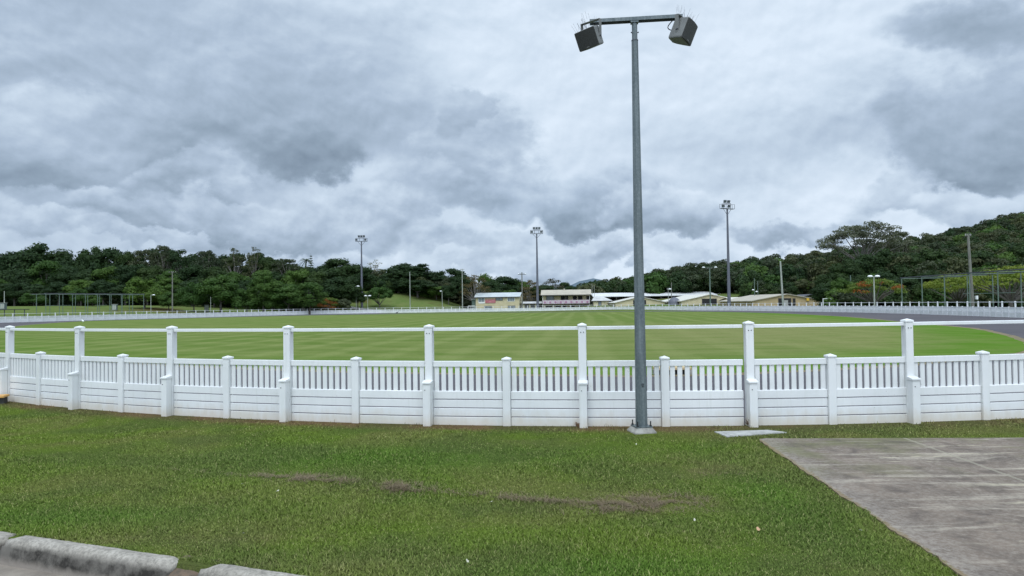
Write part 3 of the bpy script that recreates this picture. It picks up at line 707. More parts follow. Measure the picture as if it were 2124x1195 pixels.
for i, (px, py, k, lb) in enumerate(LV):
    p = onground(px, py, .035); r3 = random.Random(i); s = .019 if k == 'pale' else .030; a = r3.uniform(0, 6); m = MB()
    m.add([(-s, 0, 0), (-s*.3, -s*.45, .006), (s*.6, -s*.35, .003), (s, 0, .012), (s*.5, s*.4, .01), (-s*.4, s*.4, .0), (0, 0, .0)], [(0, 1, 6), (1, 2, 6), (2, 3, 6), (3, 4, 6), (4, 5, 6), (5, 0, 6)])
    tag(m.build('fallen_leaf', M_LEAF if k == 'pale' else M_LEAF2, None, (p.x, p.y, .03), a), lb, 'leaf', 'leaves lying on the verge')
# timber seat end at the left frame edge, before the fence
sp0 = onground(-22, 838); st_ = empty('timber_seat', (sp0.x, sp0.y, 0), .30, 'low seat with a yellow timber top by the fence at the left edge', 'seat')
M_S = MB(); M_S.bbox(-.6, .27, -.14, .14, .115, .15, .006); M_S.build('seat', M_YTIM, st_)
for x_ in (-.5, .2): MB().box(x_-.05, x_+.05, -.10, .10, 0, .115).build('leg', M_TIMBERDK, st_)
# drain inlet in the inner edge of the track
dp = onground(1398, 779); dr = empty('drain_inlet', (dp.x, dp.y+.1, 0), 0, 'kerb drain inlet with a yellow lintel across the track behind the fence', 'drain')
MB().bbox(-.42, .42, -.06, .25, .125, .185, .01).build('lintel', mat('pale_yellow_concrete', (.52, .40, .22), .8, (.40, .32, .20), 8)[0], dr); MB().box(-.36, .36, .02, .24, 0, .125).build('opening', M_DARK, dr)
for sx in (-1, 1): MB().bbox(sx*.40-.03, sx*.40+.03, -.05, .25, 0, .124, .006).build('jamb', M_CONC, dr)
pq = onground(172, 669.5); br_m = MB()
br_m.path([(-.30, 0, .18), (-.12, 0, .22), (.08, 0, .24), (.22, 0, .30), (.30, 0, .42), (.34, 0, .46), (.44, 0, .45)], [.02, .10, .12, .08, .035, .04, .008], 8)
for s_ in (-1, 1): br_m.path([(.02, s_*.04, .14), (.03, s_*.04, 0)], [.012, .010], 5)
tag(br_m.build('bird', M_LAMPW, None, (pq.x, pq.y, .01), 2.5), 'small white bird standing on the far left edge of the infield', 'bird')
pq = onground(823, 651); tag(br_m.build('bird', M_BLACK, None, (pq.x, pq.y, .01), .2), 'small dark bird on the far side of the infield left of the buildings', 'bird')

# ------------------------------------------------------------------ far fence
ln = catmull([Vector(p) for p in FAR], False, .25)
acc_ = [0]
for a, b in zip(ln, ln[1:]): acc_.append(acc_[-1]+(b-a).length)
BAY = 2.19; nb = int(acc_[-1]/BAY); pts = []; j = 0
for k in range(nb+1):
    while j < len(acc_)-2 and acc_[j+1] < k*BAY: j += 1
    t = (k*BAY-acc_[j])/max(1e-6, acc_[j+1]-acc_[j]); pts.append(ln[j].lerp(ln[j+1], t))
FT = MB(); FT.box(-.055, .055, -.055, .055, -.1, 1.37); FT.add([(-.065, -.065, 1.37), (.065, -.065, 1.37), (.065, .065, 1.37), (-.065, .065, 1.37), (0, 0, 1.42)], [(3, 2, 1, 0), (0, 1, 4), (1, 2, 4), (2, 3, 4), (3, 0, 4)])
def bay(mb, M=None):
    mb.box(.056, BAY-.056, -.025, .025, 1.315, 1.362, M)
    mb.box(BAY/2-.055, BAY/2+.055, -.055, .055, -.1, .94, M)
    for (a, b) in ((.056, BAY/2-.056), (BAY/2+.056, BAY-.056)):
        mb.box(a, b, -.024, .024, .815, .895, M); mb.box(a, b, -.02, .02, .362, .47, M); mb.box(a, b, -.02, .02, .242, .35, M); mb.box(a, b, -.02, .02, .122, .23, M); mb.box(a, b, -.02, .02, -.1, .11, M)
        for k in range(10):
            xc = a+(b-a)*(k+.5)/10; mb.box(xc-.032, xc+.032, -.009, .009, .47, .815, M)
FB = MB(); bay(FB); FBm = FB.mesh('picket_panel', M_WHITE_FAR); FTm = FT.mesh('tall_post', M_WHITE_FAR)
f0 = pts[len(pts)//2]; ff_ = empty('picket_fence', (f0.x, f0.y, 0), 0, 'long white picket fence around the far side of the track, before the buildings and trees', 'fence')
order = sorted(range(nb), key=lambda k: pts[k].length); near100 = set(order[:100])
restP = MB(); restT = MB()
for k in range(nb):
    p = pts[k]; d = pts[k+1]-p; r = math.atan2(d.y, d.x)
    if k in near100:
        link('tall_post', FTm, ff_, (p.x-f0.x, p.y-f0.y, 0), r); link('picket_panel', FBm, ff_, (p.x-f0.x, p.y-f0.y, 0), r)
    else:
        M = Matrix.Translation((p.x-f0.x, p.y-f0.y, 0)) @ Matrix.Rotation(r, 4, 'Z'); bay(restP, M); restT.add(FT.v, FT.f, M)
tag(restP.build('picket_panel', M_WHITE_FAR, ff_), kind='stuff'); tag(restT.build('tall_post', M_WHITE_FAR, ff_), kind='stuff')

# ------------------------------------------------------------------ floodlight masts
def mast(px, ytop, D, rot, lamps, label):
    top = onplane(px, ytop, D); x0 = top.x; z0 = zg(x0, D); H = top.z-z0
    r = empty('floodlight_mast', (x0, D, z0), rot, label, 'floodlight', 'tall floodlight masts around the ground')
    hb = H-1.9
    MB().tube((0, 0, -1), (0, 0, hb), .40, .17, n=12).build('mast', M_MAST, r)
    m = MB(); m.box(-1.75, 1.75, -.35, .35, hb, hb+.08)
    for s_ in (-1, 1):
        m.box(-1.75, 1.75, s_*.35-.03, s_*.35+.03, hb+.95, hb+1.0)
        for x_ in (-1.72, -.6, .6, 1.72): m.box(x_-.025, x_+.025, s_*.35-.025, s_*.35+.025, hb+.08, hb+.95)
    m.build('platform', M_STEELDK, r)
    m = MB()
    for s_ in (-1, 1): m.tube((0, 0, hb-1.3), (s_*1.1, 0, hb), .04, n=5)
    m.build('brace', M_STEELDK, r)
    MB().box(-1.0, 1.0, -.05, .05, hb+1.15, hb+1.25).build('crossbar', M_STEELDK, r)
    for (lx, lz, yw, big) in lamps:
        M = Matrix.Translation((lx, -.45 if lz < .8 else 0, hb+lz)) @ Matrix.Rotation(yw, 4, 'Z') @ Matrix.Rotation(rad(28), 4, 'X')
        lm = MB(); lm.box(-.30, .30, -.12, .14, -.26, .26, M); lm.box(-.16, .16, .14, .30, -.14, .14, M); lo = lm.build('lamp', M_STEELDK, r)
        MB().box(-.26, .26, -.135, -.121, -.22, .22, M).build('lens', M_LENS, lo)
LA = [(-.75, 1.6, 0, 0), (0, 1.6, 0, 0), (.75, 1.6, 0, 0), (-1.4, .5, -.3, 0), (1.25, .5, .3, 0)]
mast(749.5, 488, 212, 0, LA, 'tall floodlight mast standing by the grassy bank, leftmost of the three masts')
mast(1113, 471, 197, .05, LA, 'tall floodlight mast between the two yellow upper-storey buildings')
mast(1508, 415, 150, .45, [(-.55, 1.6, -.5, 0), (.45, 1.6, -.1, 0), (-1.5, .5, -.9, 0), (.1, .5, -.1, 0)], 'tallest looking floodlight mast, right of the near galvanised pole')

# ------------------------------------------------------------------ poles and lamps
def upole(px, ytop, D, r0, m, label, cat='pole', name='utility_pole', arms=(), lamps=(), rot=0, group=None, lean=0, extra=None):
    top = onplane(px, ytop, D); z0 = zg(top.x, D); H = top.z-z0
    r = empty(name, (top.x-lean, D, z0), 0, label, cat, group)
    MB().tube((0, 0, -.5), (lean, 0, H), r0, r0*.7, n=8).build('post', m, r)
    RM = Matrix.Translation((lean, 0, 0)) @ Matrix.Rotation(rot, 4, 'Z')
    for (dz, hw) in arms:
        a = MB(); a.box(-hw, hw, -.05, .05, H-dz-.06, H-dz+.06, RM); ao = a.build('crossarm', M_TIMBERDK if m is not M_PALEPOLE else m, r)
        i_ = MB()
        for sx in (-.85, -.3, .3, .85): i_.tube((sx*hw, 0, H-dz+.06), (sx*hw, 0, H-dz+.28), .05, .035, n=6, M=RM)
        i_.build('insulators', M_PIT, ao)
    for (lx, dz, s) in lamps:
        a = MB(); a.tube((0, 0, H-dz), (lx, 0, H-dz+.05), .04, n=6, M=RM); a.build('bracket', m, r)
        q = MB(); n_ = 8; prof_ = [(0, .16*s), (.16*s, .14*s), (.26*s, .0), (.22*s, -.10*s), (0, -.13*s)]
        vs = []; fs = []
        for (rr_, zz_) in prof_:
            for i in range(n_): vs.append((lx+math.cos(i*math.pi/4)*rr_*1.4, math.sin(i*math.pi/4)*rr_, H-dz+zz_))
        for k in range(4):
            for i in range(n_): fs.append((k*n_+i, k*n_+(i+1) % n_, (k+1)*n_+(i+1) % n_, (k+1)*n_+i))
        q.add(vs, fs, RM, True); q.build('lamp', M_LAMPW, r)
    return r
T = M_TIMBER
upole(357.5, 563, 165, .16, T, 'timber power pole with a short crossarm before the left wood', arms=[(.25, .85)])
upole(9, 604, 150, .10, M_PALEPOLE, 'thin pale pole at the left edge before the wood')
upole(313, 612, 140, .07, M_PALEPOLE, 'thin lamp post with a lamp on its right arm, left of the timber power pole', 'street lamp', 'street_lamp', lamps=[(.55, 0, .8)])
upole(437, 616, 165, .07, M_PALEPOLE, 'thin pale pole beside the second round tree of the left field')
upole(738.5, 594, 205, .11, M_PALEPOLE, 'twin-headed lamp post just left of the leftmost floodlight mast', 'street lamp', 'street_lamp', lamps=[(-.5, 0, 1.5), (.5, 0, 1.5)])
upole(762.5, 613, 205, .07, M_PALEPOLE, 'short twin-globe lamp post between the mast and the ball-shaped tree', 'street lamp', 'street_lamp', lamps=[(-.6, .1, 1.3), (.6, .1, 1.3)])
upole(850, 564, 200, .13, M_PALEPOLE, 'tall thin pale pole before the spreading tree on the bank')
upole(917, 604, 205, .10, M_PALEPOLE, 'short pale pole below the trees of the grassy bank', lamps=[(-.4, 0, .9)])
upole(958.5, 558, 200, .15, M_PALEPOLE, 'tall pale pole left of the yellow building with the red sign', arms=[(.2, .6)])
upole(1082.5, 565, 205, .20, T, 'dark power pole with crossarm at the right corner of the red-sign building', arms=[(.6, 1.1)], lamps=[(-1.0, .45, .8), (1.0, .45, .8)])
upole(1228, 589, 225, .07, M_PALEPOLE, 'left one of two thin masts at the veranda building corner')
upole(1232.5, 592, 226, .07, M_PALEPOLE, 'right one of two thin masts at the veranda building corner')
upole(1258, 590, 300, .12, M_PALEPOLE, 'thin pole behind the small hip-roofed building', arms=[(.5, .9)])
upole(1386, 599, 192, .09, M_PALEPOLE, 'thin pole right of the near galvanised pole with small top arm', arms=[(.1, .35)])
upole(1392.5, 586, 192, .12, T, 'pale pole with one lamp between the two gabled cream sheds', lamps=[(-.4, 1.8, 1.2)])
upole(1472, 556, 158, .17, M_GREENPOLE, 'green grey pole with a wide crossarm and two lamps before the gabled shed', arms=[(.15, 1.3)], lamps=[(-1.35, -.15, 1.0), (1.35, -.15, 1.0)])
upole(1537.5, 571, 215, .13, M_GREENPOLE, 'thin pole with small crossarm right of the tallest mast', arms=[(1.2, .7)])
upole(1564.5, 577, 175, .10, M_GREENPOLE, 'left one of two thin poles with lamps before the hill wood', lamps=[(-.35, 2.9, .9)])
upole(1571.5, 583, 175, .09, M_GREENPOLE, 'right one of two thin poles with lamps before the hill wood', lamps=[(-.3, 2.6, .9)])
upole(1618.5, 542, 150, .24, M_PALEPOLE, 'thick pale pole before the rightmost gabled shed', lean=-.45)
upole(1764, 571, 135, .12, M_GREENPOLE, 'green pole below the big gum tree')
upole(1812.5, 574, 108, .13, M_PALEPOLE, 'pale lamp post with two lamp heads before the right flame tree', 'street lamp', 'street_lamp', lamps=[(-.55, -.05, 1.2), (.55, -.05, 1.2)])
p2 = upole(2008, 488, 79, .18, T, 'stout weathered timber power pole behind the cage frame at the right', arms=[(.1, .35)], lean=-.35)
MB().tube((.22, .35, -.5), (-.15, .3, 7.2), .13, .10, n=8).build('brace_post', T, p2)
MB().box(.25, .45, -.2, .1, 1.6, 2.0).build('meter_box', M_LAMPW, p2)

# small cabinets on the left field
for i, (px, y0, y1, D, lb) in enumerate(((7, 629, 641, 145, 'pale green cabinet at the left edge before the wood'), (238, 632, 641, 160, 'small grey white cabinet behind the cage frame'), (428.5, 633, 641.5, 175, 'small grey green cabinet by the pale pole'))):
    a = onplane(px, y0, D); z0 = zg(a.x, D); h_ = max(1.1, a.z-z0); r = empty('service_cabinet', (a.x, D, z0), .2*i, lb, 'cabinet', 'service cabinets on the left field')
    MB().bbox(-.5, .5, -.35, .35, 0, h_, .03).build('body', M_GALV, r); MB().bbox(-.56, .56, -.41, .41, h_+.003, h_+.08, .02).build('lid', M_PALEPOLE, r); MB().box(-.4, .4, -.37, -.352, .15, h_-.15).build('door', M_PALEPOLE, r)

# ------------------------------------------------------------------ cage frames (bare netting frames)
def cage(pA, pB, depth, Ht, nn, label, slope=0):
    a = Vector(pA); b = Vector(pB); d = (b-a); Ln = d.length; r = math.atan2(d.y, d.x); z0 = min(zg(a.x, a.y), zg(b.x, b.y))
    c = empty('practice_cage', (a.x, a.y, z0), r, label, 'cage frame', 'bare cage frames beyond the far fence')
    for s_, yy in ((0, 0), (1, depth)):
        MB().box(-.3, Ln+.3, yy-.05, yy+.05, Ht-.11, Ht+.02).build('top_beam', M_TIMBERDK if s_ else M_STEELDK, c)
        for k in range(nn+1):
            x_ = Ln*k/nn+(.9 if s_ and k < nn else 0)
            MB().tube((x_, yy, -1), (x_, yy, Ht-.11), .06, n=6).build('post', M_GREENPOLE, c)
    for k in range(0, nn+1, 1):
        x_ = Ln*k/nn; m_ = MB(); m_.tube((x_, 0, Ht-.16), (x_, depth, Ht-.16), .04, n=5); 
        m_.build('cross_beam', M_GREENPOLE, c)
    for k in (1, 2, 5):
        if k < nn: m_ = MB(); m_.tube((Ln*k/nn, depth, Ht*.5), (Ln*(k+1)/nn, depth, Ht*.5), .035, n=5); m_.build('mid_rail', M_GREENPOLE, c)
cage((colx(95, 133), 133), (colx(298, 150), 150), 5, 4.6, 8, 'long low bare cage frame of posts and beams before the left wood')
cage((50.6, 92), (50.2, 55), 5, 4.55, 8, 'long bare cage frame of posts and beams behind the fence at the right')
# low dark shelter at the left edge
a = onplane(28, 641.5, 122); sh = empty('bench_shelter', (a.x, 122, zg(a.x, 122)), .12, 'low dark flat-topped shelter behind the far fence at the left edge', 'shelter')
zt = a.z-zg(a.x, 122); zt = max(zt, 1.5)
MB().box(-3.2, 2.2, -.7, .7, zt-.12, zt).build('roof', M_TIMBERDK, sh)
for x_ in (-3, -1.2, .4, 2.0): MB().box(x_-.05, x_+.05, -.5, -.4, 0, zt-.12).build('leg', M_STEELDK, sh)
# dark pipe rail fence behind the ring, at the foot of the bank
pr0 = Vector((colx(742, 203), 203)); pr1 = Vector((colx(984, 206), 206)); d = pr1-pr0; r_ = empty('pipe_rail_fence', (pr0.x, pr0.y, 0), math.atan2(d.y, d.x), 'long dark pipe rail fence at the foot of the grassy bank', 'fence')
m = MB()
for z_ in (.55, 1.05): m.tube((0, 0, z_), (d.length, 0, z_), .05, n=5)
m.build('rails', M_STEELDK, r_); k = 0
while k < d.length: MB().tube((k, 0, 0), (k, 0, 1.1), .05, n=5).build('post', M_STEELDK, r_); k += 2.5

# ------------------------------------------------------------------ buildings
def opening(mb_wall, root, x0, x1, z0, z1, m=None, frame=M_TRIMD, y=0, name='window', nm=1):
    f = MB(); t_ = .12
    f.box(x0-t_, x1+t_, y-.06, y-.003, z1, z1+t_); f.box(x0-t_, x1+t_, y-.09, y-.003, z0-t_, z0)
    f.box(x0-t_, x0, y-.06, y-.003, z0, z1); f.box(x1, x1+t_, y-.06, y-.003, z0, z1)
    for k in range(1, nm+1): xx = x0+(x1-x0)*k/(nm+1); f.box(xx-.03, xx+.03, y-.06, y-.025, z0, z1)
    fo_ = f.build(name, frame, root); MB().box(x0, x1, y-.022, y-.004, z0, z1).build('pane' if name == 'window' else 'leaf', m or M_GLASS, fo_)  # with M_DARK, a flat near-black panel paints the shade of an open doorway
def bldg(pxL, pxR, D, rot, name, label, cat='building', z=0):
    """root at front-left corner; returns root and front width such that the front spans pxL..pxR"""
    xl = colx(pxL, D); r = empty(name, (xl, D, z), rot, label, cat)
    d = pray(pxR, 630); k = d.x/d.y; Wd = (k*D-xl)/(math.cos(rot)-k*math.sin(rot)); return r, Wd
def zof(py, px, D): return onplane(px, py, D).z
# red-sign two-storey building
r, Wd = bldg(987, 1076.5, 228, rad(-9), 'two_storey_building', 'yellow two-storey building with blue grey roof and red sign behind the far fence')
D = 228; ze = zof(616, 1030, D); zr = zof(608.3, 1030, D+2.2); dp_ = 6.4
def px2(px): d = pray(px, 630); k = d.x/d.y; x0 = r.location.x; a_ = r.rotation_euler.z; return (k*D-x0)/(math.cos(a_)-k*math.sin(a_))
def gable_wall(root, Wd, dp_, ze, zr, m, x_=None):
    w_ = MB(); w_.box(0, Wd, 0, dp_, -.5, ze)
    w_.add([(0, 0, ze), (0, dp_, ze), (0, dp_/2, zr-.05), (Wd, 0, ze), (Wd, dp_, ze), (Wd, dp_/2, zr-.05)], [(0, 2, 1), (3, 4, 5), (0, 3, 5, 2), (1, 2, 5, 4)])
    w_.build('wall', m, root)
def pitched(root, Wd, dp_, ze, zr, m, ov=.45, th=.12):
    f = MB(); s = (zr-ze)/(dp_/2)
    for sg in (0, 1):
        y0 = -ov if sg == 0 else dp_+ov; z0 = ze-s*ov+.05; yr = dp_/2
        f.add([(-ov, y0, z0), (Wd+ov, y0, z0), (Wd+ov, yr, zr+.05), (-ov, yr, zr+.05), (-ov, y0, z0+th), (Wd+ov, y0, z0+th), (Wd+ov, yr, zr+.05+th), (-ov, yr, zr+.05+th)], [(0, 1, 2, 3), (4, 7, 6, 5), (0, 4, 5, 1), (1, 5, 6, 2), (0, 3, 7, 4)])
    f.build('roof', m, root)
    g_ = MB(); g_.box(-ov, Wd+ov, -ov-.08, -ov-.003, ze-s*ov-.1, ze-s*ov+.16); g_.build('gutter', M_TRIMD, root)
gable_wall(r, Wd, dp_, ze, zr, M_CREAM); pitched(r, Wd, dp_, ze, zr, M_RBLUE)
for (a, b, y0, y1, nm) in ((992.5, 1005, 618, 626, 1), (1029, 1042, 618, 623, 1), (1053.5, 1067, 617.3, 625, 2)): opening(None, r, px2(a), px2(b), zof(y1, 1030, D), zof(y0, 1030, D), nm=nm, frame=M_TRIMD if a == 1029 else M_TRIMW)
for (a, b) in ((1005, 1019.5), (1054, 1068)): opening(None, r, px2(a), px2(b), 0.3, zof(635, 1030, D), nm=2)
sg = MB(); sg.box(px2(1007), px2(1028), -.14, -.02, zof(628.6, 1015, D), zof(621.6, 1015, D)); so_ = sg.build('sign', M_RED, r)
sg = MB(); sg.box(px2(993), px2(1006), -.10, -.02, zof(629.6, 1000, D), zof(627, 1000, D)); sg.build('sign', M_TRIMW, r)
sg = MB(); sg.box(px2(1007), px2(1028), -.12, -.02, zof(621, 1015, D), zof(617.6, 1015, D)); sg.build('panel', mat('pinkish_panel', (.58, .42, .30), .8)[0], r)
Wm = Matrix.Translation((Wd, 0, 0)) @ Matrix.Rotation(math.pi/2, 4, 'Z')
s2 = MB(); s2.box(1.6, 3.4, -.06, -.003, ze-1.5, ze-.2, Wm); s2.build('window', M_TRIMD, r)
s2 = MB(); s2.box(0, dp_, -.05, -.002, -.4, ze-.01, Wm); s2.build('side_cladding', M_CREAM2, r)
s2 = MB(); s2.box(-1.5, -.05, 1, 4, 0, ze-.7); s2.build('stair_tower', M_GREENPOLE, r); s2 = MB(); s2.box(-1.6, 0, .5, 4.5, ze-.69, ze-.55); s2.build('stair_roof', M_RBLUE, r)
s2 = MB(); s2.box(-2.3, -.1, -.6, -.5, 1.45, 1.6); 
for x_ in (-2.2, -1.5, -.8, -.15): s2.box(x_-.06, x_+.06, -.6, -.5, 0, 1.45)
s2.build('railing', M_TRIMW, r)
# low shed between the two
r, Wd = bldg(1085, 1122, 226, 0, 'low_shed', 'low grey shed between the two yellow upper-storey buildings', 'shed')
gable_wall(r, Wd, 4, 2.0, 2.5, M_CREAM2); pitched(r, Wd, 4, 2.0, 2.5, M_RGREY)
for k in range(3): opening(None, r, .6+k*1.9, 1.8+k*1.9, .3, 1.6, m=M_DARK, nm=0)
# veranda building
D = 224; r, Wd = bldg(1125, 1224, D, rad(-5), 'veranda_building', 'two-storey yellow building with a mauve banner along its upper veranda')
ze = zof(611.5, 1170, D); zr = zof(602.3, 1170, D+3.6); vd = 1.9; dp_ = 7.5; zf = zof(630, 1170, D); zb_ = zof(622.5, 1170, D)
w_ = MB(); w_.box(0, Wd, vd, dp_, -.5, ze); w_.add([(0, 0, ze), (0, dp_, ze), (0, dp_/2, zr-.05), (Wd, 0, ze), (Wd, dp_, ze), (Wd, dp_/2, zr-.05)], [(0, 2, 1), (3, 4, 5), (0, 1, 4, 3), (0, 3, 5, 2), (1, 2, 5, 4)]); w_.build('wall', M_CREAM, r)
pitched(r, Wd, dp_, ze, zr, M_RTAN)
MB().tube((Wd*.46, dp_/2, zr), (Wd*.46, dp_/2, zr+.55), .35, .18, n=10).build('roof_vent', M_RTAN, r)
MB().box(-.05, Wd+.05, -.05, vd-.003, zf-.18, zf).build('veranda_floor', M_TRIMD, r)
MB().box(.1, Wd-.1, -.12, -.06, zf+.02, zb_).build('banner', M_BANNER, r)
b_ = MB(); nk = 9; 
for k in range(nk): cx_ = Wd*(k+.5)/nk; b_.tube((cx_, -.125, (zf+zb_)/2-.1), (cx_, -.15, (zf+zb_)/2-.1), .33, n=10, smooth=False)
b_.build('banner_emblems', mat('banner_mauve', (.36, .18, .28), .7)[0], r)
for k in range(5):
    x_ = .12+(Wd-.24)*k/4; MB().box(x_-.06, x_+.06, .0, .12, -.4, ze-.003).build('veranda_post', M_TRIMW if k in (0, 4) else M_TRIMD, r)
def pxv(px): d = pray(px, 630); k = d.x/d.y; x0 = r.location.x; a_ = r.rotation_euler.z; return (k*(D+vd)-x0)/(math.cos(a_)-k*math.sin(a_))
for (a, b) in ((1133, 1147), (1163, 1170), (1172, 1177), (1188, 1195), (1199, 1206.5), (1216, 1222)): opening(None, r, pxv(a), pxv(b), zf+.25, zof(614.5, a, D), y=vd, nm=1 if b-a > 10 else 0, m=M_GLASS if b-a > 9 else M_DARK)
for (a, b) in ((1132, 1143), (1152, 1160), (1166, 1173), (1182, 1190), (1198, 1212)): opening(None, r, pxv(a), pxv(b), .2, zf-.75, y=vd, nm=1, name='door', m=M_DARK)
# small hip roofed building
D = 219; r, Wd = bldg(1229, 1270, D, rad(-4), 'hip_roof_building', 'small cream building with a grey hipped roof beside the veranda building')
ze = zof(624, 1250, D); zr = zof(615.2, 1250, D+4); dp_ = 8
MB().box(.4, Wd-.2, .4, dp_-.4, -.5, ze).build('wall', M_CREAM2, r)
hp = MB(); hp.add([(-.2, 0, ze), (Wd+.2, 0, ze), (Wd+.2, dp_, ze), (-.2, dp_, ze), (Wd*.12, dp_/2, zr), (Wd*.58, dp_/2, zr)], [(0, 1, 5, 4), (1, 2, 5), (2, 3, 4, 5), (3, 0, 4), (3, 2, 1, 0)]); hp.build('roof', M_RGREY, r)
opening(None, r, 1.9, 2.7, ze-1.6, ze-.3, y=.4, nm=1); opening(None, r, 5.1, 5.6, ze-1.6, ze-.3, y=.4, nm=0)
MB().box(-.25, Wd+.25, -.06, -.005, ze-.14, ze+.03).build('gutter', M_TRIMD, r)
# long white-roofed pavilion
D = 236; r, Wd = bldg(1231, 1489, D, rad(1), 'long_pavilion', 'long open pavilion with a white roof behind the gabled sheds', 'pavilion')
z1 = zof(615.4, 1300, D); z2 = zof(608.3, 1300, D+9)
rf = MB(); rf.add([(0, 0, z1), (Wd, 0, z1+.1), (Wd, 9, z2), (0, 9, z2), (0, 0, z1+.18), (Wd, 0, z1+.28), (Wd, 9, z2+.18), (0, 9, z2+.18)], [(3, 2, 1, 0), (4, 5, 6, 7), (0, 1, 5, 4), (1, 2, 6, 5), (2, 3, 7, 6), (3, 0, 4, 7)]); rf.build('roof', M_RWHITE, r)
rf = MB(); rf.add([(Wd, 3, z1-.2), (Wd+3.8, 3, z1-.2), (Wd+3.8, 9, z1+.6), (Wd, 9, z1+.6), (Wd, 3, z1-.05), (Wd+3.8, 3, z1-.05), (Wd+3.8, 9, z1+.75), (Wd, 9, z1+.75)], [(3, 2, 1, 0), (4, 5, 6, 7), (0, 1, 5, 4), (1, 2, 6, 5), (2, 3, 7, 6), (3, 0, 4, 7)]); rf.build('roof_extension', M_RWHITE, r)
for k in range(12): x_ = .3+(Wd-.6)*k/11; MB().box(x_-.09, x_+.09, .2, .38, -.3, z1-.01+.1*k/11-.1).build('column', M_TRIMD, r)
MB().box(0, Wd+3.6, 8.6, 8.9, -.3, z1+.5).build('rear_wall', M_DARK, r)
for k, (xa, xb) in enumerate(((.16, .33), (.345, .50), (.505, .66))):
    m = MB(); a_ = Wd*xa; b_ = Wd*xb; hgt = z1-.6; n_ = 12; poly = [(a_, 0)]+[(a_+(b_-a_)*(.5-.5*math.cos(math.pi*i/n_)), hgt*(.62+.38*math.sin(math.pi*i/n_))) for i in range(n_+1)]+[(b_, 0)]
    m.extr(poly, 2.5, 6.5); m.build('partition', M_MOTTLE, r)
# gabled sheds, gable front
def gable_front(pxL, pxR, ye, ya, D, rot, dp_, wallm, roofm, label, op, name='gabled_shed', eav=.5):
    r, Wd = bldg(pxL, pxR, D, rot, name, label, 'shed'); pm_ = (pxL+pxR)/2
    ze = zof(ye, pm_, D); zr = zof(ya, pm_, D)
    w_ = MB(); w_.extr([(0, -.5), (Wd, -.5), (Wd, ze), (Wd/2, zr), (0, ze)], 0, dp_); w_.build('wall', wallm, r)
    s = (zr-ze)/(Wd/2); f = MB()
    for sg in (-1, 1):
        xe = Wd/2+sg*(Wd/2+eav); z0 = ze-s*eav
        f.add([(xe, -.35, z0+.03), (Wd/2, -.35, zr+.03), (Wd/2, dp_+.3, zr+.03), (xe, dp_+.3, z0+.03), (xe, -.35, z0+.20), (Wd/2, -.35, zr+.20), (Wd/2, dp_+.3, zr+.20), (xe, dp_+.3, z0+.20)], [(0, 1, 2, 3), (7, 6, 5, 4), (0, 4, 5, 1), (1, 5, 6, 2), (2, 6, 7, 3), (3, 7, 4, 0)])
    f.build('roof', roofm, r)
    for (a, b, z0, z1) in op:
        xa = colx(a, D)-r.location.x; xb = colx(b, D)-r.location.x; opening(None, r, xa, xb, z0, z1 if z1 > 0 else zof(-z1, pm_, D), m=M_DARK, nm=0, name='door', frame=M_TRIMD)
    return r, Wd, ze, zr
gable_front(1277, 1379, 627.6, 616.3, 198, rad(-3), 22, M_CREAM, M_RCREAM, 'gabled cream shed partly hidden by the near galvanised pole', [(1314, 1339, .05, -623.5)])
gable_front(1414, 1533, 624.2, 611.4, 186, rad(2), 24, M_CREAM, M_RCREAM, 'large gabled cream shed with a wide dark doorway behind the green grey pole', [(1457.5, 1487, .05, -620.3)])
r, Wd = bldg(1526, 1602, 176, rad(3), 'long_shed', 'long low shed with a cream iron roof behind the rightmost gabled shed', 'shed')
ze = zof(624.8, 1560, 176); zr = zof(617.5, 1560, 182); gable_wall(r, Wd, 12, ze, zr, M_TAN); pitched(r, Wd, 12, ze, zr, M_RCREAM)
opening(None, r, 1.0, Wd-3.2, .1, ze-.7, m=M_DARK, nm=2, name='door')
r, Wd, ze, zr = gable_front(1561, 1703, 624, 611.2, 160, rad(4), 20, M_TAN, M_RTAN, 'rightmost gabled shed with tan walls and a dark doorway', [(1617, 1643, .05, -619.5), (1648, 1652, .05, -620)])
b_ = MB(); b_.box(6.9, 8.2, -.18, -.12, .4, 1.9); b_.build('notice_board', M_PIT, r)
b_ = MB(); b_.box(12.5, 13.1, -.30, -.2, 1.7, 2.5); b_.build('sign', M_YEL, r)
# blue grey roof behind, white goal frame, domed tank, carport
r, Wd = bldg(1655, 1712, 176, 0, 'dark_roofed_shelter', 'low shelter with a dark blue grey roof behind the rightmost gabled shed', 'shelter')
ze = zof(619, 1680, 176); rf = MB(); rf.extr([(0, ze), (Wd*.5, ze+.9), (Wd, ze-.2), (Wd, ze-.05), (Wd*.5, ze+1.05), (0, ze+.15)], 0, 8); rf.build('roof', M_STEELDK, r)
for x_ in (.2, Wd*.5, Wd-.2): MB().box(x_-.08, x_+.08, .2, .36, 0, ze-.22+.0).build('post', M_STEELDK, r)
gp0 = Vector((colx(1707, 128), 128)); r = empty('goal_frame', (gp0.x, gp0.y, 0), 0, 'small white goal-like frame right of the rightmost gabled shed', 'frame')
zt = zof(619, 1712, 128); MB().box(0, 1.6, -.05, .05, zt-.1, zt).build('crossbar', M_LAMPW, r)
for x_ in (.05, 1.5): MB().box(x_-.05, x_+.05, -.05, .05, 0, zt-.1).build('upright', M_LAMPW, r)
r = empty('water_tank', (colx(1399, 190), 190, 0), 0, 'dark grey domed tank between the two gabled cream sheds', 'tank')
zt = zof(616.8, 1399, 190); m = MB(); n_ = 20; prof_ = [(1.62, -.2), (1.62, zt*.55), (1.35, zt*.78), (.8, zt*.93), (0.25, zt)]; vs = []; fs = []
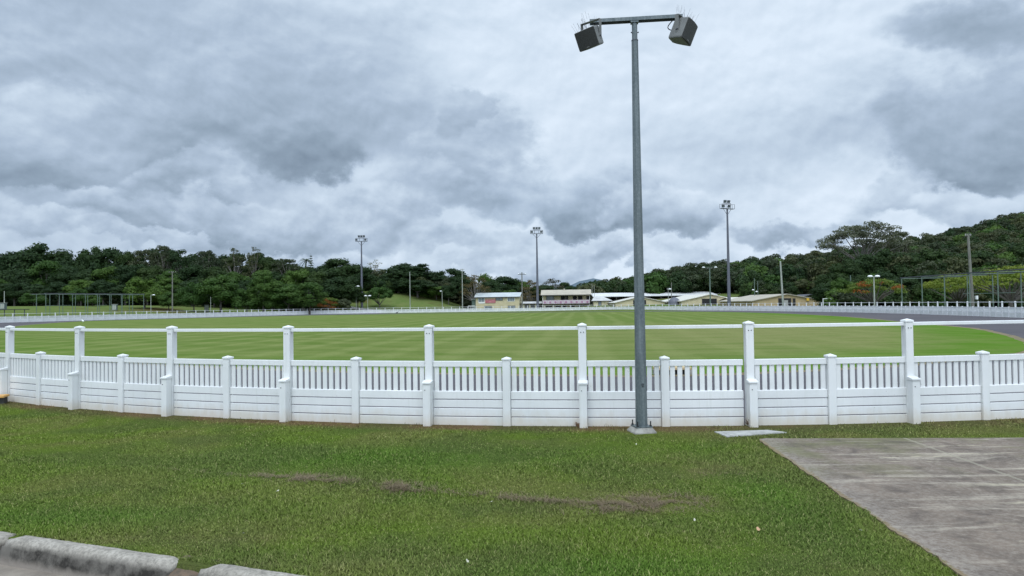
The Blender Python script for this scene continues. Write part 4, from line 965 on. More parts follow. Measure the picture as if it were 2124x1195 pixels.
for (a, b) in prof_:
    for i in range(n_): vs.append((a*math.cos(2*math.pi*i/n_), a*math.sin(2*math.pi*i/n_), b))
for k in range(4):
    for i in range(n_): fs.append((k*n_+i, k*n_+(i+1) % n_, (k+1)*n_+(i+1) % n_, (k+1)*n_+i))
fs.append(tuple(4*n_+i for i in range(n_))); m.add(vs, fs, smooth=True); m.build('shell', M_MAST, r); MB().tube((0, 0, zt), (0, 0, zt+.2), .28, n=10).build('hatch', M_STEELDK, r)

# ------------------------------------------------------------------ foliage
def leaf_mat(name, c1, c2, c3, trans=.25):
    m = bpy.data.materials.new(name); m.use_nodes = True; t = NT(m.node_tree); b = m.node_tree.nodes['Principled BSDF']
    g = t.new('ShaderNodeNewGeometry'); oi = t.new('ShaderNodeObjectInfo'); r = g.outputs['Random Per Island']
    n = t.noise(g.outputs['Position'], .35, 4, .6)
    c = t.mix(t.mr(n, .38, .62), c1, c2); c = t.mix(t.mr(r, .55, 1, 0, .7), c, c3)
    c = t.mix(1.0, c, t.ramp(oi.outputs['Random'], [(0, (.72, .80, .80)), (.5, (1, 1, 1)), (1, (1.30, 1.18, .95))]), 'MULTIPLY')
    t.put(b.inputs['Base Color'], c); b.inputs['Roughness'].default_value = .6; b.inputs['Specular IOR Level'].default_value = .12
    tr = t.new('ShaderNodeBsdfTranslucent'); t.put(tr.inputs[0], t.mix(1.0, c, (.9, 1.15, .5), 'MULTIPLY'))
    ms = t.new('ShaderNodeMixShader'); ms.inputs[0].default_value = trans
    t.l.new(b.outputs[0], ms.inputs[1]); t.l.new(tr.outputs[0], ms.inputs[2]); t.l.new(ms.outputs[0], m.node_tree.nodes['Material Output'].inputs[0]); return m
LF_DARK = leaf_mat('dark_foliage', (0.0212, 0.0423, 0.0166), (0.0317, 0.0590, 0.0196), (0.0454, 0.0719, 0.0265))
LF_MID = leaf_mat('green_foliage', (0.0394, 0.0831, 0.0192), (0.0595, 0.1094, 0.0245), (0.0788, 0.1313, 0.0350))
LF_GUM = leaf_mat('gum_foliage', (0.0420, 0.0571, 0.0302), (0.0630, 0.0756, 0.0403), (0.0882, 0.0966, 0.0546))
LF_BROWN = leaf_mat('dry_foliage', (0.0638, 0.0600, 0.0300), (0.0900, 0.0750, 0.0413), (0.1275, 0.1050, 0.0675))
LF_LIME = leaf_mat('lime_foliage', (.095, .145, .028), (.135, .175, .035), (.17, .20, .055))
LF_FLOWER = leaf_mat('orange_blossom', (.24, .075, .018), (.26, .10, .025), (.20, .06, .018))
LF_PALE = leaf_mat('pale_foliage', (0.0900, 0.1035, 0.0675), (0.1350, 0.1395, 0.0945), (0.1800, 0.1800, 0.1350))
M_BARK = mat('grey_bark', (.11, .10, .085), .9, (.065, .058, .05), 3)[0]
M_BARKP = mat('pale_bark', (.20, .185, .165), .85, (.11, .10, .09), 3)[0]

def leaves(lobes, dens, size, mats, seed, flat=1.0, inner=.0, under=.35):
    """many small leaf-spray faces spread through the outer part of each lobe"""
    R = np.random.default_rng(seed); V = []; MI = []
    for lb in lobes:
        cx, cy, cz, rx, ry, rz = lb[:6]; mi = lb[6] if len(lb) > 6 else 0
        n = max(8, int(dens*4*math.pi*((rx*ry+rx*rz+ry*rz)/3)))
        d = R.normal(size=(n, 3)); d /= np.linalg.norm(d, axis=1)[:, None]
        keep = (d[:, 2] > -.25) | (R.random(n) < under); d = d[keep]; n = len(d)
        rad_ = np.where(R.random(n) < inner, R.uniform(.3, .8, n), R.uniform(.74, 1.10, n))
        p = d*rad_[:, None]*np.array([rx, ry, rz])+np.array([cx, cy, cz])
        nn = d*1.1+R.normal(size=(n, 3))*.55+np.array([0, 0, .35]); nn /= np.linalg.norm(nn, axis=1)[:, None]
        a = np.cross(nn, R.normal(size=(n, 3))); a /= np.linalg.norm(a, axis=1)[:, None]; b = np.cross(nn, a)
        s = size*R.uniform(.55, 1.35, n)[:, None]; w = s*R.uniform(.35, .7, n)[:, None]
        dr = np.array([0, 0, -.18])*s
        V.append(np.stack([p-a*s, p-b*w+dr*.2, p+a*s+dr, p+b*w], 1)); MI.append(np.full(n, mi))
    V = np.concatenate(V).reshape(-1, 3); MI = np.concatenate(MI); n = len(MI)
    me = bpy.data.meshes.new('crown'); me.vertices.add(4*n); me.vertices.foreach_set('co', V.ravel())
    me.loops.add(4*n); me.loops.foreach_set('vertex_index', np.arange(4*n)); me.polygons.add(n)
    me.polygons.foreach_set('loop_start', np.arange(n)*4); me.polygons.foreach_set('loop_total', np.full(n, 4)); me.polygons.foreach_set('material_index', MI)
    for m in mats: me.materials.append(m)
    me.update(calc_edges=True); return me
def trunk_mesh(H, zc, lobes, r0, m, seed, nl=7, lean=0, fork=None):
    rr = random.Random(seed); t = MB(); fk = fork if fork is not None else zc*.45
    base = [(0, 0, -.6), (lean*.2, 0, fk*.5), (lean*.5, 0, fk)]
    t.path(base, [r0*1.25, r0, r0*.8], 8)
    ls = rr.sample(lobes, min(nl, len(lobes)))
    for lb in ls:
        e = Vector(lb[:3])-Vector((0, 0, lb[5]*.2)); s = Vector(base[-1]); mdl = s.lerp(e, .5)+Vector((rr.uniform(-.4, .4), rr.uniform(-.4, .4), rr.uniform(-.1, .6)))
        t.path([s, mdl, e], [r0*.55, r0*.33, r0*.10], 5)
    return t.mesh('trunk', m)
def dense_lobes(seed, H=16, rx=5.6, zc=9.6, rz=6.0, n=34, r=(1.5, 2.5)):
    rr = random.Random(seed); o = []
    for i in range(n):
        a = rr.uniform(0, 6.283); zf_ = rr.uniform(-.85, 1); q = math.sqrt(max(0, 1-zf_*zf_))*rr.uniform(.55, 1.0)
        lr = rr.uniform(*r)*(1-.25*max(0, zf_)); o.append((math.cos(a)*rx*q*(1-lr/rx*.5), math.sin(a)*rx*q*(1-lr/rx*.5), zc+zf_*(rz-lr*.7), lr*1.05, lr*1.05, lr*.95))
    return o
def core(lobes, m, frac=.72):
    t = MB()
    for (cx, cy, cz, rx, ry, rz, *_) in lobes:
        vs = []; fs = []
        for k, ph in enumerate((-60, -20, 20, 60)):
            for i in range(7): vs.append((cx+rx*frac*math.cos(rad(ph))*math.cos(i*.8976), cy+ry*frac*math.cos(rad(ph))*math.sin(i*.8976), cz+rz*frac*math.sin(rad(ph))))
        for k in range(3):
            for i in range(7): fs.append((k*7+i, k*7+(i+1) % 7, (k+1)*7+(i+1) % 7, (k+1)*7+i))
        fs += [tuple(range(6, -1, -1)), tuple(range(21, 28))]; t.add(vs, fs)
    return t
PROTO = {}
def reg(kind, H, Wd, crown, trunk, extra=()): PROTO.setdefault(kind, []).append((H, Wd, crown, trunk, extra))
def add_core(me, lobes, frac=.68):
    """shaded inner foliage mass joined into the crown mesh"""
    t = core(lobes, None, frac); bm = bmesh.new(); bm.from_mesh(me); vv = [bm.verts.new(v) for v in t.v]
    for f in t.f: bm.faces.new([vv[i] for i in f])
    bm.to_mesh(me); bm.free(); return me
for s in range(5):
    lb = dense_lobes(10+s); reg('dense', 16, 12.2, add_core(leaves(lb, 5.2, .34, [LF_DARK], s), lb), trunk_mesh(16, 9.6, lb, .32, M_BARK, s))
for s in range(3):
    lb = dense_lobes(30+s, rx=5.8, zc=9.2, rz=6.2, n=30, r=(1.5, 2.4)); reg('green', 16, 12.4, add_core(leaves(lb, 5.2, .34, [LF_MID], s+50), lb), trunk_mesh(16, 9.2, lb, .32, M_BARK, s+9))
for s in range(2):
    lb = dense_lobes(40+s, rx=4.6, zc=4.6, rz=3.6, n=26, r=(1.0, 1.8)); reg('small', 8.2, 9.6, add_core(leaves(lb, 9, .24, [LF_MID], s+60), lb, .62), trunk_mesh(8, 4.6, lb, .18, M_BARK, s+19, fork=1.6))
def gum_lobes(seed, rx=6.2, z0=7.5, z1=15.3, n=40, r=(.8, 1.5)):
    rr = random.Random(seed); o = []
    for i in range(n):
        a = rr.uniform(0, 6.283); q = math.sqrt(rr.random()); zt = z1-(z1-z0)*q**1.8*.8-rr.random()**2*3.2; lr = rr.uniform(*r)
        o.append((math.cos(a)*rx*q*.88, math.sin(a)*rx*q*.88, zt-.4, lr*1.25, lr*1.25, lr*.55))
    return o
for s in range(3):
    lb = gum_lobes(70+s); reg('gum', 15.6, 13, leaves(lb, 7.5, .26, [LF_GUM if s != 1 else LF_DARK], s+70, inner=.2), trunk_mesh(15, 11, lb, .28, M_BARKP, s+29, nl=22, fork=5.5))
for s in range(2):
    lb = gum_lobes(80+s, rx=5.2, z0=7, n=38, r=(.7, 1.3)); reg('drygum', 15.6, 11, leaves(lb, 6.0, .24, [LF_BROWN if s else LF_GUM], s+80, inner=.2), trunk_mesh(15, 11, lb, .28, M_BARKP, s+39, nl=22, fork=5.5))
lb = gum_lobes(91, rx=5.0, z0=3.5, z1=14.6, n=46, r=(.6, 1.1)); reg('sparse', 15, 10.6, leaves(lb, 4.2, .22, [LF_PALE], 90, inner=.3), trunk_mesh(15, 10, lb, .26, M_BARKP, 49, nl=40, fork=3.5))
lb = gum_lobes(92, rx=6.4, z0=4, z1=14.6, n=50, r=(.7, 1.3)); reg('brown', 15, 13.6, leaves(lb, 4.6, .24, [LF_BROWN], 91, inner=.3), trunk_mesh(15, 10, lb, .30, M_BARKP, 59, nl=40, fork=3.0))
rr = random.Random(5); lb = []
for i in range(34):
    a = rr.uniform(0, 6.283); zf_ = rr.uniform(-.55, 1); q = math.sqrt(max(0, 1-zf_*zf_)); lb.append((math.cos(a)*2.6*q, math.sin(a)*2.6*q, 3.7+zf_*1.75+(0 if zf_ > 0 else q*.2), .85, .85, .75))
reg('ball', 6.1, 6.8, add_core(leaves(lb, 16, .17, [LF_MID], 99), lb, .8), trunk_mesh(6, 3.4, lb, .17, M_BARK, 69, nl=9, fork=.7))
def umb(seed, leafm, flower, H=6, R=6.5):
    rr = random.Random(seed); o = []
    for i in range(64):
        a = rr.uniform(0, 6.283); q = math.sqrt(rr.random()); o.append((math.cos(a)*R*q*.9, math.sin(a)*R*q*.9, H-.5-1.7*q*q-rr.random()*.9, rr.uniform(.8, 1.4), rr.uniform(.8, 1.4), .28, 1 if rr.random() < flower else 0))
    return o
lb = umb(1, LF_LIME, .14); reg('flame', 6, 14, leaves(lb, 13, .17, [LF_LIME, LF_FLOWER], 101, inner=.2), trunk_mesh(6, 5, lb, .30, M_BARK, 79, nl=22, fork=1.1))
lb = umb(2, LF_LIME, .0); reg('umbrella', 6, 14, leaves(lb, 13, .17, [LF_LIME, LF_FLOWER], 102, inner=.2), trunk_mesh(6, 5, lb, .34, M_BARK, 89, nl=22, fork=1.1))
lb = umb(4, LF_LIME, .5, H=4, R=5.2); reg('redflame', 4, 11.5, leaves(lb, 16, .15, [LF_LIME, LF_FLOWER], 103, inner=.2), trunk_mesh(4, 3, lb, .22, M_BARK, 99, nl=16, fork=.8))
# big spreading gum with pale limbs
rr = random.Random(21); lb = []
for i in range(112):
    a = rr.uniform(0, 6.283); q = rr.random()**.55; xx = math.cos(a)*13.5*q; yy = math.sin(a)*7*q
    top_ = 24.2-7.4*(abs(xx+0.5)/13.5)**1.7; lr = rr.uniform(.8, 1.7); lb.append((xx+.8, yy, top_-rr.random()**1.4*9.5*(1-.5*q), lr*1.35, lr*1.2, lr*.65))
reg('biggum', 25, 29, leaves(lb, 7.0, .27, [LF_PALE, LF_GUM], 120, inner=.2), trunk_mesh(25, 18, lb, .55, M_BARKP, 109, nl=17, fork=10.5))
# palm
def palm():
    c = MB(); rr = random.Random(3)
    for k in range(24):
        a = k*2.4; el = rr.uniform(-.5, 1.2); Ln = rr.uniform(2.8, 3.6); prev = None; pts = []
        for i in range(9):
            t_ = i/8; pts.append(Vector((math.cos(a)*Ln*t_*math.cos(el*.6), math.sin(a)*Ln*t_*math.cos(el*.6), 14+Ln*(math.sin(el)*t_-.75*t_*t_))))
        sd_ = Vector((-math.sin(a), math.cos(a), 0))
        for i in range(8):
            p, q_ = pts[i], pts[i+1]; w_ = .5*math.sin(math.pi*(i+.7)/9)
            for s_ in (-1, 1): c.add([p, q_, (p+q_)/2+sd_*s_*w_+Vector((0, 0, -.35*w_))], [(0, 1, 2)])
    t = MB(); t.path([(0, 0, -.5), (.1, 0, 6), (0, 0, 13.6)], [.24, .17, .15], 8); t.path([(0, 0, 13.6), (0, 0, 14.3)], [.2, .1], 8)
    return c.mesh('crown', LF_DARK), t.mesh('trunk', M_BARK)
c_, t_ = palm(); reg('palm', 15.2, 6.4, c_, t_)
def pine():
    lb = []; rr = random.Random(8)
    for k in range(15):
        z = 3.5+k*.86; rd = 2.6*(1-k/16)+.25; n_ = 6
        for i in range(n_):
            a = i*6.283/n_+k*.5
            for q in (.45, .9): lb.append((math.cos(a)*rd*q, math.sin(a)*rd*q, z+.2*q, rd*.22+.1, rd*.22+.1, .16))
    t = MB(); t.path([(0, 0, -.5), (0, 0, 9), (0, 0, 16.8)], [.22, .13, .03], 7)
    return leaves(lb, 16, .16, [LF_DARK], 130), t.mesh('trunk', M_BARK)
c_, t_ = pine(); reg('pine', 17, 5.4, c_, t_)
LOOK = {'dense': 'dark green dense', 'green': 'mid green leafy', 'small': 'bright green low round', 'gum': 'open-crowned gum', 'drygum': 'thin brownish gum', 'sparse': 'see-through pale', 'brown': 'thin brownish half-bare', 'ball': 'ball-shaped dark green', 'flame': 'flat-topped flame', 'umbrella': 'broad lime green umbrella-shaped', 'redflame': 'low orange-flowering flame', 'biggum': 'large spreading gum', 'palm': 'feathery palm', 'pine': 'slim pine'}
NAME = {'palm': 'palm_tree', 'pine': 'pine_tree', 'gum': 'gum_tree', 'drygum': 'gum_tree', 'biggum': 'gum_tree', 'flame': 'flame_tree', 'redflame': 'flame_tree'}
TREES = []   # px, ytop, width px, D, kind, row
def row(items, D, rowname):
    for it in items: TREES.append((it[0], it[1], it[2], it[4] if len(it) > 4 else D, it[3], rowname))
row([(-22, 514, 105, 'dense'), (28, 507, 92, 'dense'), (94, 496, 128, 'dense'), (147, 522, 70, 'dense'), (186, 504, 82, 'dense'), (228, 510, 88, 'dense'), (262, 520, 66, 'dense'), (300, 511, 74, 'gum'), (338, 502, 64, 'gum'),
     (374, 515, 84, 'gum'), (431, 513, 72, 'gum'), (486, 511, 66, 'drygum'), (528, 509, 56, 'drygum'), (556, 532, 60, 'dense'), (592, 532, 84, 'gum'), (635, 534, 34, 'palm'), (645, 524, 22, 'pine'), (618, 556, 60, 'dense'), (672, 549, 76, 'dense'),
     (702, 534, 104, 'dense'), (738, 543, 76, 'dense'), (776, 535, 58, 'sparse', 255), (820, 572, 60, 'dense', 255), (856, 543, 124, 'dense', 250), (896, 566, 60, 'dense', 250), (936, 555, 76, 'dense', 250), (984, 563, 80, 'brown', 232), (1003, 566, 26, 'small', 262),
     (1018, 579, 64, 'dense', 250), (1046, 571, 92, 'dense', 255), (1080, 582, 60, 'green', 255), (1103, 575, 66, 'brown', 238), (1146, 572, 74, 'brown', 245), (1172, 584, 46, 'dense', 262)], 226, 'back row')
row([(318, 512, 84, 'dense'), (355, 514, 76, 'dense'), (398, 524, 80, 'dense'), (446, 519, 88, 'dense'), (496, 523, 84, 'dense'), (536, 523, 76, 'dense'), (576, 536, 76, 'dense'), (608, 542, 70, 'dense'), (640, 548, 60, 'dense'), (806, 566, 50, 'dense'), (960, 571, 60, 'dense'), (1124, 585, 70, 'dense')], 240, 'rearmost row')
row([(px, 548+10*math.sin(px*.11)+(0 if px < 420 else 14), 78, 'dense' if k % 3 else 'green') for k, px in enumerate(range(-30, 740, 43))], 206, 'middle row')
row([(px, 582+7*math.sin(px*.17+1), 70, 'dense' if k % 4 else 'green') for k, px in enumerate(range(-16, 640, 46))], 192, 'lower middle row')
row([(70, 607, 60, 'small'), (162, 598, 44, 'small'), (192, 612, 38, 'small'), (300, 574, 94, 'small'), (350, 606, 60, 'small'), (402, 586, 66, 'small'), (458, 568, 96, 'green'), (512, 598, 74, 'small'), (546, 558, 84, 'green'), (598, 588, 96, 'green'), (566, 602, 60, 'small'), (642, 584, 76, 'green')], 172, 'front row')
row([(690, 578, 84, 'dense'), (722, 572, 70, 'dense'), (664, 596, 60, 'green'), (742, 592, 40, 'dense')], 206, 'bank foot row')
row([(787, 595, 57, 'ball', 214), (675, 612, 74, 'redflame', 196), (826, 585, 60, 'dense', 240), (866, 580, 86, 'dense', 236), (905, 592, 50, 'green', 236), (930, 586, 40, 'dense', 232), (1028, 596, 44, 'dense', 238), (1056, 598, 46, 'green', 240), (1098, 600, 42, 'brown', 234)], 230, 'bank row')
row([(1196, 593, 56, 'dense'), (1226, 590, 60, 'dense'), (1252, 597, 50, 'dense'), (1286, 592, 48, 'dense'), (1312, 589, 50, 'green'), (1344, 585, 54, 'dense')], 268, 'row behind the sheds')
row([(1521, 541, 44, 'gum', 330), (1505, 556, 40, 'gum', 330), (1564, 552, 56, 'gum', 350), (1372, 566, 40, 'drygum', 330)], 330, 'ridge row')
row([(1786, 462, 196, 'biggum', 205), (1864, 472, 50, 'gum', 215), (1722, 560, 70, 'dense'), (1756, 532, 76, 'dense'), (1800, 520, 84, 'dense'), (1842, 508, 86, 'dense'), (1886, 522, 80, 'dense'), (1930, 512, 90, 'dense'), (1975, 524, 80, 'dense'), (2022, 508, 96, 'dense'), (2072, 516, 90, 'green'), (2120, 500, 100, 'dense'), (2168, 505, 90, 'dense')], 178, 'right back row')
row([(1706, 586, 60, 'dense'), (1745, 574, 64, 'green'), (1790, 570, 66, 'dense'), (1836, 562, 74, 'dense'), (1882, 570, 70, 'dense'), (1928, 560, 76, 'dense'), (1976, 566, 74, 'dense'), (2026, 556, 80, 'dense'), (2078, 560, 80, 'dense'), (2130, 552, 86, 'dense')], 134, 'right front row')
row([(1812, 574, 142, 'flame', 116), (1985, 562, 150, 'umbrella', 98), (2094, 545, 190, 'umbrella', 88)], 100, 'umbrella trees')
MARK = [(-200, 'the left frame edge'), (95, 'the left end of the cage frame'), (357, 'the timber power pole'), (560, 'the thin gums'), (749, 'the leftmost mast'), (958, 'the tall pale pole'), (1113, 'the middle mast'), (1325, 'the near galvanised pole'), (1508, 'the tallest mast'), (1812, 'the right flame tree'), (2009, 'the stout timber pole'), (2400, '')]
ORD = ['first', 'second', 'third', 'fourth', 'fifth', 'sixth', 'seventh', 'eighth', 'ninth', 'tenth', 'eleventh', 'twelfth']
cnt = {}; FIX = {'ball': 'ball-shaped dark green tree on a forked trunk beside the leftmost mast', 'redflame': 'low flame tree with orange red blossom at the foot of the bank', 'flame': 'flat-topped flame tree with orange blossom behind the right lamp post', 'biggum': 'large spreading gum with pale limbs rising above the right wood', 'palm': 'feathery palm on the skyline left of the leftmost mast', 'pine': 'slim pine with a bare tip beside the skyline palm', 'sparse': 'see-through pale tree just right of the leftmost mast'}
rr = random.Random(11)
for (px, yt, wpx, D, kind, rn) in sorted(TREES, key=lambda t: (t[5], t[0])):
    pl_ = PROTO[kind]; H, Wd, cm, tm, _ = pl_[rr.randrange(len(pl_))]
    tp = onplane(px, yt, D); z0 = zg(tp.x, D); hh = max(1.5, tp.z-z0); sc = hh/H; sw = (wpx/FPX*D)/Wd
    if kind in LOOK and kind not in ('biggum', 'palm', 'pine', 'ball', 'flame', 'umbrella', 'redflame'): sw = max(sw, sc*.62)
    mk_i = max(i for i, (a, _) in enumerate(MARK) if px >= a); key = (rn, mk_i, kind); cnt[key] = cnt.get(key, 0)+1
    lab = FIX.get(kind)
    if lab is None:
        lab = f"{LOOK[kind]} tree, {rn}, {ORD[cnt[key]-1]} right of {MARK[mk_i][1]}"
        if len(lab.split()) > 16: lab = lab.replace('the right flame tree', 'right flame tree').replace('broad lime green', 'lime').replace('thin brownish half-bare', 'half-bare brownish').replace('the left end of the cage frame', 'the left cage frame')
    r = empty(NAME.get(kind, 'tree'), (tp.x, D, z0), 0 if kind == 'biggum' else rr.uniform(0, 6.28), lab, 'tree', 'trees beyond the far fence')
    r.scale = (sw, sw, sc)
    link('trunk', tm, r); link('crown', cm, r)

# hillside wood: one uncountable mass of tree crowns on the rising ground
protos = bpy.data.collections.new('wood_crowns')
for k in range(7):
    if k < 4: lb = dense_lobes(200+k, rx=4.6, zc=1.5, rz=4.0, n=17, r=(1.4, 2.3)); me = add_core(leaves(lb, 3.6, .42, [LF_DARK if k != 2 else LF_MID], 200+k, under=.1), lb)
    elif k < 6: lb = [(x_, y_, z_-9, a_, b_, c_) for (x_, y_, z_, a_, b_, c_) in gum_lobes(210+k, rx=4.8, z0=10, n=22, r=(.9, 1.6))]; me = leaves(lb, 4.5, .36, [LF_GUM], 210+k)
    else: lb = dense_lobes(207, rx=5.2, zc=1.2, rz=3.4, n=17, r=(1.4, 2.2)); me = add_core(leaves(lb, 3.6, .42, [LF_GUM], 220, under=.1), lb)
    protos.objects.link(bpy.data.objects.new('wood_crown', me))
PTS = []; SCL = []; R = np.random.default_rng(3)
Dv = 196.0
while Dv < 500:
    st_ = 5.6+Dv*.006; t_ = .10
    while t_ < 1.0:
        dd = Dv+R.uniform(-3, 3); tt_ = t_+R.uniform(-.4, .4)*st_/Dv; yy_ = dd/math.sqrt(1+tt_*tt_); xx_ = yy_*tt_
        lo = 250 if tt_ < .33 else (225 if tt_ < .44 else (190 if tt_ < .50 else 146))
        if dd > lo:
            q = float(np.interp(tt_, [.1, .16, .22, .3], [.35, .5, .8, 1])); s_ = R.uniform(.75, 1.3)
            PTS.append((xx_, yy_, zg(xx_, yy_)+3.2*q*R.uniform(.6, 1.3))); SCL.append(s_)
        t_ += st_/Dv
    Dv += st_*.9
fm = bpy.data.meshes.new('wood'); fm.from_pydata(PTS, [], []); at_ = fm.attributes.new('scl', 'FLOAT', 'POINT'); at_.data.foreach_set('value', SCL)
# shrubby undergrowth filling the foot of the woods
UP = []; US = []
for k in range(2600):
    u_ = R.uniform(-.82, .82); dd = R.uniform(190, 275); xx_ = dd*u_; px_ = CX+FPX*u_
    if u_ > .19: dd = R.uniform(249, 272) if u_ < .33 else (R.uniform(205, 250) if u_ < .45 else R.uniform(128, 165))
    if -.235 < u_ < -.02: dd = R.uniform(238, 285)
    if -.02 <= u_ <= .19: dd = R.uniform(262, 285)
    xx_ = dd*u_
    if u_ < -.235 and dd < 196: continue
    sc_k = R.uniform(.42, .80)*(.8 if u_ > .45 else 1); UP.append((xx_, dd, zg(xx_, dd)+R.uniform(-.2, 1.8))); US.append(sc_k)
um = bpy.data.meshes.new('undergrowth'); um.from_pydata(UP, [], []); at_ = um.attributes.new('scl', 'FLOAT', 'POINT'); at_.data.foreach_set('value', US)
un = tag(link('undergrowth', um), 'dark tangled undergrowth between the trunks at the foot of the woods', 'undergrowth', kind='stuff')
wo = tag(link('wood', fm), 'dark dense wood covering the hillside at the right', 'wood', kind='stuff')
ng = bpy.data.node_groups.new('scatter', 'GeometryNodeTree'); ng.interface.new_socket('Geometry', in_out='INPUT', socket_type='NodeSocketGeometry'); ng.interface.new_socket('Geometry', in_out='OUTPUT', socket_type='NodeSocketGeometry')
N = ng.nodes; Lk = ng.links; gi = N.new('NodeGroupInput'); go = N.new('NodeGroupOutput'); ip = N.new('GeometryNodeInstanceOnPoints'); ci = N.new('GeometryNodeCollectionInfo')
ci.inputs[0].default_value = protos; ci.inputs['Separate Children'].default_value = True; ci.inputs['Reset Children'].default_value = True
rv = N.new('FunctionNodeRandomValue'); rv.data_type = 'FLOAT_VECTOR'; rv.inputs[0].default_value = (0, 0, 0); rv.inputs[1].default_value = (.15, .15, 6.28)
na = N.new('GeometryNodeInputNamedAttribute'); na.data_type = 'FLOAT'; na.inputs[0].default_value = 'scl'
ip.inputs['Pick Instance'].default_value = True
Lk.new(gi.outputs[0], ip.inputs['Points']); Lk.new(ci.outputs[0], ip.inputs['Instance']); Lk.new(rv.outputs[0], ip.inputs['Rotation']); Lk.new(na.outputs[0], ip.inputs['Scale']); Lk.new(ip.outputs[0], go.inputs[0])
for o in (wo, un): md_ = o.modifiers.new('scatter', 'NODES'); md_.node_group = ng

# distant hill beyond the sheds, haze put into its blue-green colour
hm = MB(); vs = []; fs = []; nx = 60
for i in range(nx+1):
    t_ = -.05+.62*i/nx
    hz = 1.67+2600/FPX*(30+22*math.exp(-((t_-.115)/.05)**2)+10*mn.fractal(Vector((t_*18, 0, 0)), .8, 2, 5)-20*smooth01(.16, .24, t_))
    for j, (dd, q) in enumerate(((2000, -.1), (2200, .35), (2400, .75), (2600, 1), (3000, .6))): vs.append((t_*dd, dd, hz*q+(mn.noise(Vector((t_*60, j*2.0, 1)))*4 if 0 < j else 0)))
for i in range(nx):
    for j in range(4): fs.append((i*5+j, (i+1)*5+j, (i+1)*5+j+1, i*5+j+1))
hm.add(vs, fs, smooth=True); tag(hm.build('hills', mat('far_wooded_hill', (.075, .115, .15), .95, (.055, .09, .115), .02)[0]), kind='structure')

# path up the bank
pp = [(699, 634), (722, 630.5), (740, 633), (764, 638)]
pa_ = MB(); vs = []
line = [(colx(702, 214), 214), (colx(722, 211), 211), (colx(742, 208), 208), (colx(768, 205), 205), (colx(800, 202), 202)]
for (a, b) in line:
    for s_ in (-1.6, 1.6): vs.append((a, b+s_*1.6, zg(a, b+s_*1.6)+.06))
pa_.add(vs, [(2*i, 2*i+2, 2*i+3, 2*i+1) for i in range(4)]); tag(pa_.build('path', mat('pale_path', (.34, .33, .32), .9, (.26, .25, .24), .8)[0]), kind='structure')

# ------------------------------------------------------------------ verge grass blades
SL = np.array([tuple(p) for p in SLAB])
def inpoly(X, Y, poly):
    ins = np.zeros(X.shape, bool); n = len(poly)
    for i in range(n):
        ax, ay = poly[i]; bx, by = poly[(i+1) % n]
        if ay == by: continue
        ins ^= ((ay > Y) != (by > Y)) & (X < (bx-ax)*(Y-ay)/(by-ay)+ax)
    return ins
R = np.random.default_rng(12)
def blades(n, ylo, yhi, name, matr, hgt, wid, label, cat, mask=None, lay=0.0):
    Y = R.uniform(ylo, yhi, n); X = R.uniform(-.80, .80, n)*Y
    k = (KN.x*X+KN.y*Y > KV-.015) & (np.hypot(X-CC.x, Y-CC.y) > CRAD+.03) & ~inpoly(X-.015, Y-0, SL)
    k &= ~inpoly(X, Y, [(p.x, p.y) for p in PITPOLY]) & (np.hypot(X-PX, Y-PY) > .21)
    # kerb gap stays soil
    if mask is not None: k &= mask(X, Y)
    # thin, clumped stand towards the fence foot
    dc = np.hypot(X-CC.x, Y-CC.y)-CRAD
    k &= R.random(n) < np.clip((dc-.05)/.42, .12, 1)
    X, Y = X[k], Y[k]; n = len(X)
    a = R.uniform(0, 2*math.pi, n); h = hgt*R.uniform(.45, 1.25, n)*(.8+.35*np.sin(X*2.1+np.sin(Y*3)*1.3)*np.sin(Y*2.7+X)); w = wid*R.uniform(.6, 1.2, n)
    ln = R.uniform(.5, 2.2, n)+lay; dx, dy = np.cos(a), np.sin(a); z0 = np.full(n, -.002)
    b = a+math.pi/2+R.normal(0, .3, n); px_, py_ = np.cos(b), np.sin(b)
    hz = h/np.sqrt(1+ln*ln); out = hz*ln
    P0 = np.stack([X-px_*w/2, Y-py_*w/2, z0], 1); P1 = np.stack([X+px_*w/2, Y+py_*w/2, z0], 1)
    M0 = np.stack([X+dx*out*.38+px_*w*.45, Y+dy*out*.38+py_*w*.45, z0+hz*.62], 1); M1 = np.stack([X+dx*out*.38-px_*w*.45, Y+dy*out*.38-py_*w*.45, z0+hz*.62], 1)
    T = np.stack([X+dx*out, Y+dy*out, z0+hz*(1-.15*lay)], 1)
    V = np.stack([P0, P1, M0, M1, T], 1).reshape(-1, 3)
    idx = np.arange(n)*5; q = np.stack([idx, idx+1, idx+2, idx+3], 1); tr = np.stack([idx+3, idx+2, idx+4], 1)
    loops = np.concatenate([q, tr], 1).ravel()
    me = bpy.data.meshes.new(name); me.vertices.add(5*n); me.vertices.foreach_set('co', V.ravel()); me.loops.add(7*n); me.loops.foreach_set('vertex_index', loops)
    me.polygons.add(2*n); me.polygons.foreach_set('loop_start', np.stack([np.arange(n)*7, np.arange(n)*7+4], 1).ravel()); me.polygons.foreach_set('loop_total', np.tile([4, 3], n))
    me.materials.append(matr); me.update(calc_edges=True)
    return tag(link(name, me), label, cat, kind='stuff')
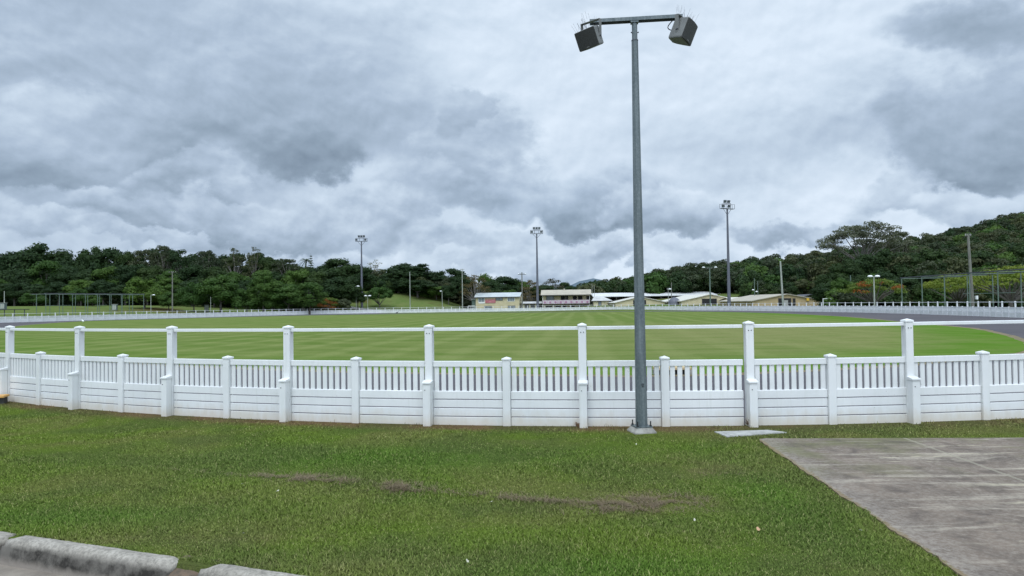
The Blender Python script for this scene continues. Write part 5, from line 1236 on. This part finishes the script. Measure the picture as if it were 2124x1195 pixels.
bl = [blades(330000, 3.7, 6.0, 'grass', M_BLADE, .034, .0042, 'short mown green grass of the verge in front of the fence', 'grass')]
b4 = blades(900000, 8.9, 14, 'grass', M_BLADE, .060, .006, None, None, mask=lambda X, Y: (np.hypot(X-CC.x, Y-CC.y)-CRAD < .20+.12*np.sin(X*5)) & (R.random(len(X)) < .10+.14*np.sin(X*3.1)*np.sin(X*7.7)))
b2 = blades(260000, 6.0, 8.2, 'grass', M_BLADE, .032, .0052, None, None); b3 = blades(190000, 8.2, 13.5, 'grass', M_BLADE, .030, .007, None, None)
for o in (b2, b3):
    bm = None
with bpy.context.temp_override(active_object=bl[0], selected_editable_objects=[bl[0], b2, b3, b4], selected_objects=[bl[0], b2, b3, b4]): bpy.ops.object.join()
# rows of dry clippings raked across the verge
PILES = [(-2.25, 7.02, .34, .15, 1.3), (-1.80, 6.88, .20, .13, 1.2), (-1.02, 6.52, .26, .15, 1.5), (-.45, 6.30, .3, .09, .5), (-.05, 6.15, .2, .10, .6), (.25, 6.04, .25, .12, .55), (.85, 5.90, .34, .24, 1.4), (1.25, 5.95, .30, .22, 1.4), (-3.1, 7.25, .6, .04, .35), (.45, 5.98, .3, .06, .5), (1.95, 6.9, .35, .10, .25), (-1.35, 6.72, .3, .05, .5)]
def pmask(X, Y):
    f = np.zeros(X.shape)
    for (cx, cy, rx, ry, a) in PILES:
        f += a*np.exp(-(((X-cx)/rx)**2+((Y-cy+.33*(X-cx)*(1 if cx < .6 else -.3))/ry)**2))
    br = .5+.5*np.sin(X*9+3*np.sin(Y*7+X*4))*np.sin(Y*15+2*np.sin(X*13)); br = br*(.45+.55*np.sin(X*31+np.sin(Y*37)*2)**2)
    return R.random(len(X)) < np.clip(f*.62, 0, 1)**1.5*np.clip(br*1.5-.12, 0, 1)
M_CLIP = leaf_mat('dry_clippings', (.155, .115, .068), (.20, .155, .10), (.28, .23, .155), .1)
cl = blades(600000, 5.6, 7.6, 'grass_clippings', M_CLIP, .10, .0034, 'rows of grey brown dry grass clippings lying across the verge', 'clippings', mask=pmask, lay=1.6)
cl.location.z = .008
